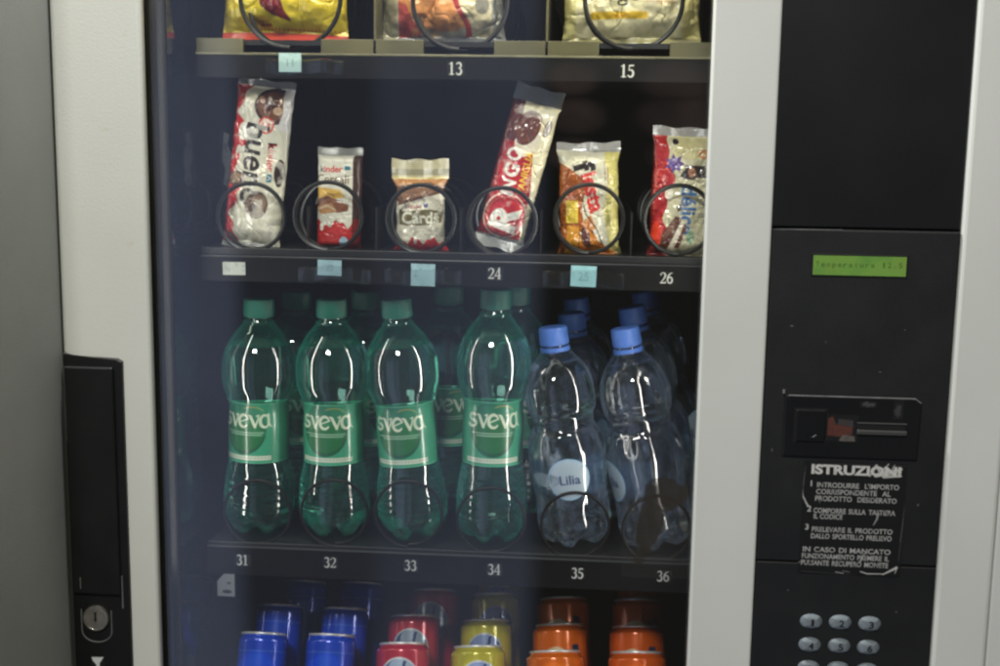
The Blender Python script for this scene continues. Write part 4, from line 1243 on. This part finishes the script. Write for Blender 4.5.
# ------------------------------------------------------------------ cans
def make_can(kind):
    root = empty('drink_can')
    if kind == 'blue': rr, rbody, H = 24.6, 26.4, 134
    elif kind in ('red', 'yellow'): rr, rbody, H = 25.6, 29.0, 118
    else: rr, rbody, H = 27.0, 30.6, 116
    # body with its print
    nsh = 9
    zb = [0, 2.0, 4.0, 8.0]; rb = [rbody - 7, rbody - 6, rbody - 4, rbody]
    body_z = np.linspace(8, H - 9, 110); sh_t = np.linspace(0, 1, nsh)[1:]
    zs = np.concatenate([zb, body_z[1:], H - 9 + sh_t * 7.0]); rs = np.concatenate([rb, np.full(109, rbody), rbody + (rr - 0.8 - rbody) * (sh_t * sh_t * (3 - 2 * sh_t))])
    n = 220
    V, Fc = closed_lathe(zs / 1000, rs / 1000, n)
    ph = np.linspace(0, 2 * PI, n, endpoint=False)
    d = (ph + PI / 2 + PI) % (2 * PI) - PI        # angle from the front
    s = d[None] * rbody; zz = zs[:, None]
    C = np.ones((len(zs), n, 4))
    base = {'blue': (12, 66, 200), 'red': (190, 30, 52), 'yellow': (196, 186, 30), 'orange': (230, 108, 26), 'deep_orange': (226, 96, 24)}[kind]
    C[..., :3] = lin(base)
    def put(m, c): C[..., :3][np.broadcast_to(m, C.shape[:2])] = lin(c)
    nz = fbm2(len(zs), n, 8, 3)
    if kind in ('red', 'yellow'):
        off = 0 if kind == 'red' else 4
        zc = H - 38
        put(((s - off) ** 2 + (zz - zc) ** 2 < 22 ** 2), (150, 166, 186) if kind == 'red' else (136, 152, 196))
        put(((s - off) ** 2 + (zz - zc) ** 2 < 20 ** 2) & (nz > 0.56), (70, 92, 130))
        put((np.abs(s - off - 3 - 0.18 * (zz - zc)) < 1.6) & (zz > zc + 4) & (zz < zc + 18), (48, 60, 100))
        put(((s - off) ** 2 + (zz - zc) ** 2 < 21.8 ** 2) & ((s - off) ** 2 + (zz - zc) ** 2 > 20.6 ** 2), (214, 216, 214))
    elif kind == 'blue':
        put((np.abs(s) < 7) & (zz < H - 24) & (zz > H - 60), (20, 74, 196))
        put((zz < H - 60) & (s + zz * 0.3 < 20), (150, 160, 176)); put((np.abs(zz - (H - 20)) < 0.5), (60, 110, 210))
    else:
        put((np.abs(s - 17) < 7) & (np.abs(zz - (H - 28)) < 5) & (nz > 0.45), (48, 60, 92))
        put(((s + 3) ** 2 + (zz - (H - 44)) ** 2 < 18 ** 2), (236, 214, 170))
        put(((s + 3) ** 2 + (zz - (H - 44)) ** 2 < 13 ** 2), (206, 60, 34))
    Cf = np.concatenate([C.reshape(-1, 4), np.ones((2, 4))])
    me = bpy.data.meshes.new('can_body'); me.from_pydata(V.tolist(), [], Fc)
    ca = me.color_attributes.new('Print', 'FLOAT_COLOR', 'POINT'); ca.data.foreach_set('color', Cf.astype(np.float32).ravel()); me.update()
    obj('can_body', me, M['print_can'], root, True)
    # seam rim and recessed lid
    z = np.array([H - 3.0, H - 2.0, H - 0.6, H, H - 0.1, H - 1.2, H - 4.2, H - 4.4]); r = np.array([rr - 1.2, rr + 0.2, rr + 0.2, rr - 0.6, rr - 1.4, rr - 2.0, rr - 2.6, rr - 6])
    V, Fc = closed_lathe(z / 1000, r / 1000, 96)
    me = bpy.data.meshes.new('can_rim'); me.from_pydata(V.tolist(), [], Fc); me.update()
    obj('can_rim', me, M['rim'], root, True)
    # pull tab
    mb = MB(); mb.prism([(0.006 * math.cos(t) , 0.011 * math.sin(t) - 0.004) for t in [2 * PI * i / 20 for i in range(20)]], -0.0005, 0.0005)
    tab = mb.build('pull_tab', M['rim'], root); tab.rotation_euler = (-PI / 2, 0, 0); tab.location = (0, 0, (H - 3.4) / 1000)
    root['height'] = H / 1000
    return root


LEAN = math.radians(26)
CANS = [
    ('blue', [(264.5, 633), (280.5, 605), (306, 581.5)], ['blue drink can in the leftmost column, nearest the glass', 'blue can second from the glass in the leftmost column', 'blue can third from the glass in the leftmost column']),
    ('blue', [(332, 634.5), (346, 608.5), (362.5, 583)], ['blue drink can beside the red cans, nearest the glass', 'blue can second from the glass in the column beside the red cans', 'blue can third from the glass in the column beside the red cans']),
    ('red', [(403.5, 643), (414, 615.5), (434, 590)], ['red drink can nearest the glass', 'red drink can second from the glass', 'dim red drink can third from the glass']),
    ('yellow', [(478, 646), (486, 620), (495, 594), (500, 574)], ['yellow drink can nearest the glass', 'yellow drink can second from the glass', 'dim yellow drink can third from the glass', 'barely lit yellow can furthest back']),
    ('orange', [(555, 651), (559.5, 624.5), (563, 598)], ['orange drink can beside the yellow cans, nearest the glass', 'orange can second from the glass in the column beside the yellow cans', 'dim orange can third from the glass in the column beside the yellow cans']),
    ('deep_orange', [(637, 652), (636.5, 626.5), (637.5, 600), (641, 576)], ['rightmost orange can, nearest the glass', 'orange can second from the glass in the rightmost column', 'dim orange can third from the glass in the rightmost column', 'barely lit orange can furthest back in the rightmost column']),
]
protos = {}
for kind, rims, labs in CANS:
    for i, ((px, py), lab) in enumerate(zip(rims, labs)):
        if kind in protos: o = copy_tree(protos[kind])
        else: o = protos[kind] = make_can(kind)
        Y = 0.165 + 0.074 * i
        top = Vector(U(px, py, Y))
        axis = Matrix.Rotation(-LEAN, 3, 'X') @ Vector((0, 0, 1))
        side = math.radians({'red': 3, 'yellow': 4, 'orange': 4, 'deep_orange': 2}.get(kind, 0.5)) * -1
        Rm = Matrix.Rotation(side, 4, 'Y') @ Matrix.Rotation(-LEAN, 4, 'X')
        base = top - (Rm.to_3x3() @ Vector((0, 0, o['height'])))
        o.matrix_world = Matrix.Translation(base) @ Rm @ Matrix.Rotation(random.uniform(-0.12, 0.12) if i else 0.0, 4, 'Z')
        tag(o, lab, 'drink can', {'blue': 'blue drink cans', 'red': 'red drink cans', 'yellow': 'yellow drink cans'}.get(kind, 'orange drink cans'))

# ------------------------------------------------------------------ wall beside the machine
mb = MB(); mb.box(xL - 0.06, xL - 0.0012, -0.2, 0.9, 0.0, 2.3)
wall = mb.build('wall', M['wall']); wall['kind'] = 'structure'
tag(wall, 'plain grey wall beside the machine', 'wall')

# ------------------------------------------------------------------ light
def area(name, loc, size, power, color, rot, sizey=None, spread=PI):
    L = bpy.data.lights.new(name, 'AREA'); L.energy = power; L.color = color
    L.shape = 'RECTANGLE'; L.size = size; L.size_y = sizey or size; L.spread = spread
    o = bpy.data.objects.new(name, L); COL.objects.link(o); o.location = loc; o.rotation_euler = rot
    return o


def aim(loc, tgt):
    d = Vector(tgt) - Vector(loc)
    return d.to_track_quat('-Z', 'Y').to_euler()


zc = 0.5 * (zTopGlass + zBotGlass)
# tube behind the right door column, tube along the top of the door
zsh = SZ(570)
l = (xGL - 0.010, 0.050, 0.5 * (zsh + zTopGlass))
area('added_left_strip', l, 0.012, 0.42, (1.0, 0.97, 0.9), aim(l, (l[0] + 0.3, l[1] + 0.05, l[2])), zTopGlass - zsh - 0.02)  # hidden strip added to draw highlight lines on the bottles' left sides
zsh = SZ(570)
l = (xGR + 0.028, 0.030, zsh - 0.16)
area('lower_door_tube_lamp', l, 0.010, 0.05, (1.0, 0.96, 0.88), aim(l, (l[0] - 0.3, l[1] + 0.08, l[2])), 0.28, math.radians(120))
l = (xGR + 0.028, 0.030, 0.5 * (zsh + zTopGlass))
area('door_tube_lamp', l, 0.012, 0.65, (1.0, 0.96, 0.88), aim(l, (l[0] - 0.3, l[1] + 0.08, l[2])), zTopGlass - zsh - 0.02, math.radians(130))
area('top_tube_lamp', (0.5 * (xGL + xGR), 0.05, zTopGlass + 0.03), 0.45, 1.0, (1.0, 0.93, 0.70), (math.radians(28), 0, 0), 0.02)
# room: unseen lamp added for the wall's gradient, then the ceiling light
l = (-0.33, -0.035, 2.25)
area('added_wall_fill', l, 0.10, 17, (0.96, 0.985, 1.0), (0, 0, 0), 0.05)
l = (-0.42, -2.0, 2.9)
area('ceiling_lamp', l, 0.5, 54, (1.0, 0.985, 0.935), aim(l, (0, 0, 1.2)), 0.3)

w = bpy.data.worlds.new('World'); scene.world = w; w.use_nodes = True
nt = w.node_tree; bg = nt.nodes['Background']
tc = nt.nodes.new('ShaderNodeTexCoord'); sx = nt.nodes.new('ShaderNodeSeparateXYZ')
nt.links.new(tc.outputs['Generated'], sx.inputs[0])
def math_(op, a, b=None):
    m = nt.nodes.new('ShaderNodeMath'); m.operation = op
    for i, v in enumerate((a, b)):
        if v is None: continue
        if isinstance(v, (int, float)): m.inputs[i].default_value = v
        else: nt.links.new(v, m.inputs[i])
    return m.outputs[0]
def mapr(v, a, b, c=0.0, d=1.0):
    m = nt.nodes.new('ShaderNodeMapRange'); m.interpolation_type = 'SMOOTHSTEP'
    nt.links.new(v, m.inputs['Value']); m.inputs['From Min'].default_value = a; m.inputs['From Max'].default_value = b; m.inputs['To Min'].default_value = c; m.inputs['To Max'].default_value = d
    return m.outputs[0]
ny = math_('MAXIMUM', math_('MULTIPLY', sx.outputs['Y'], -1.0), 0.02)
az = math_('DIVIDE', sx.outputs['X'], ny); el = math_('DIVIDE', sx.outputs['Z'], ny)
nz = nt.nodes.new('ShaderNodeTexNoise'); nz.inputs['Scale'].default_value = 5.0; nz.inputs['Detail'].default_value = 3
nt.links.new(tc.outputs['Generated'], nz.inputs['Vector'])
# world colour paints the glass reflection: bluish room left, viewer's dark outline right
lit = math_('MULTIPLY', mapr(az, -0.056, -0.03, 1.0, 0.0), mapr(az, -1.3, -0.9))
lit = math_('MULTIPLY', lit, mapr(el, 0.22, 0.5, 1.0, 0.0))
dim = math_('MULTIPLY', mapr(az, -0.305, -0.28), mapr(az, -0.19, -0.15, 1.0, 0.0))
mid = math_('MULTIPLY', mapr(az, -0.19, -0.15), 0.42)
lit = math_('MULTIPLY', lit, math_('SUBTRACT', 1.0, math_('MULTIPLY', dim, 0.72)))
lit = math_('MULTIPLY', lit, math_('SUBTRACT', 1.0, mid))
lit = math_('MULTIPLY', lit, mapr(sx.outputs['Y'], -0.3, -0.05, 1.0, 0.0))
lit = math_('MULTIPLY', lit, mapr(nz.outputs['Fac'], 0.3, 0.7, 0.75, 1.2))
mx = nt.nodes.new('ShaderNodeMix'); mx.data_type = 'RGBA'
nt.links.new(lit, mx.inputs[0]); mx.inputs[6].default_value = (0.07, 0.068, 0.062, 1); mx.inputs[7].default_value = (0.38, 0.44, 0.64, 1)
def blob(a0, e0, ra, re):
    u_ = math_('DIVIDE', math_('SUBTRACT', az, a0), ra); v_ = math_('DIVIDE', math_('SUBTRACT', el, e0), re)
    return mapr(math_('ADD', math_('MULTIPLY', u_, u_), math_('MULTIPLY', v_, v_)), 0.15, 1.5, 1.0, 0.0)
n3 = nt.nodes.new('ShaderNodeTexNoise'); n3.inputs['Scale'].default_value = 22.0; n3.inputs['Detail'].default_value = 3
nt.links.new(tc.outputs['Generated'], n3.inputs['Vector'])
hands = blob(-0.018, 0.048, 0.022, 0.014)  # viewer's hands painted into the world colour for the glass to reflect
for q_ in ((-0.014, 0.018, 0.024, 0.014), (-0.016, -0.012, 0.022, 0.013), (0.070, 0.046, 0.036, 0.016), (0.078, 0.018, 0.044, 0.018), (0.085, -0.012, 0.04, 0.016), (-0.005, -0.045, 0.02, 0.014)):
    hands = math_('MAXIMUM', hands, blob(*q_))
hands = math_('MULTIPLY', math_('MULTIPLY', hands, mapr(n3.outputs['Fac'], 0.3, 0.7, 0.5, 1.1)), mapr(sx.outputs['Y'], -0.3, -0.05, 1.0, 0.0))
m2 = nt.nodes.new('ShaderNodeMix'); m2.data_type = 'RGBA'
nt.links.new(hands, m2.inputs[0]); nt.links.new(mx.outputs[2], m2.inputs[6]); m2.inputs[7].default_value = (0.24, 0.18, 0.16, 1)
nt.links.new(m2.outputs[2], bg.inputs['Color']); bg.inputs['Strength'].default_value = 1.0

# ------------------------------------------------------------------ render settings
scene.view_settings.view_transform = 'Standard'; scene.view_settings.look = 'None'
scene.view_settings.exposure = 0.0; scene.view_settings.gamma = 1.0
scene.render.engine = 'CYCLES'
cy = scene.cycles
cy.max_bounces = 14; cy.transmission_bounces = 14; cy.transparent_max_bounces = 24; cy.glossy_bounces = 6; cy.diffuse_bounces = 3
cy.caustics_reflective = False; cy.caustics_refractive = True
cy.sample_clamp_indirect = 4.0
cy.use_denoising = True
cy.filter_width = 2.4
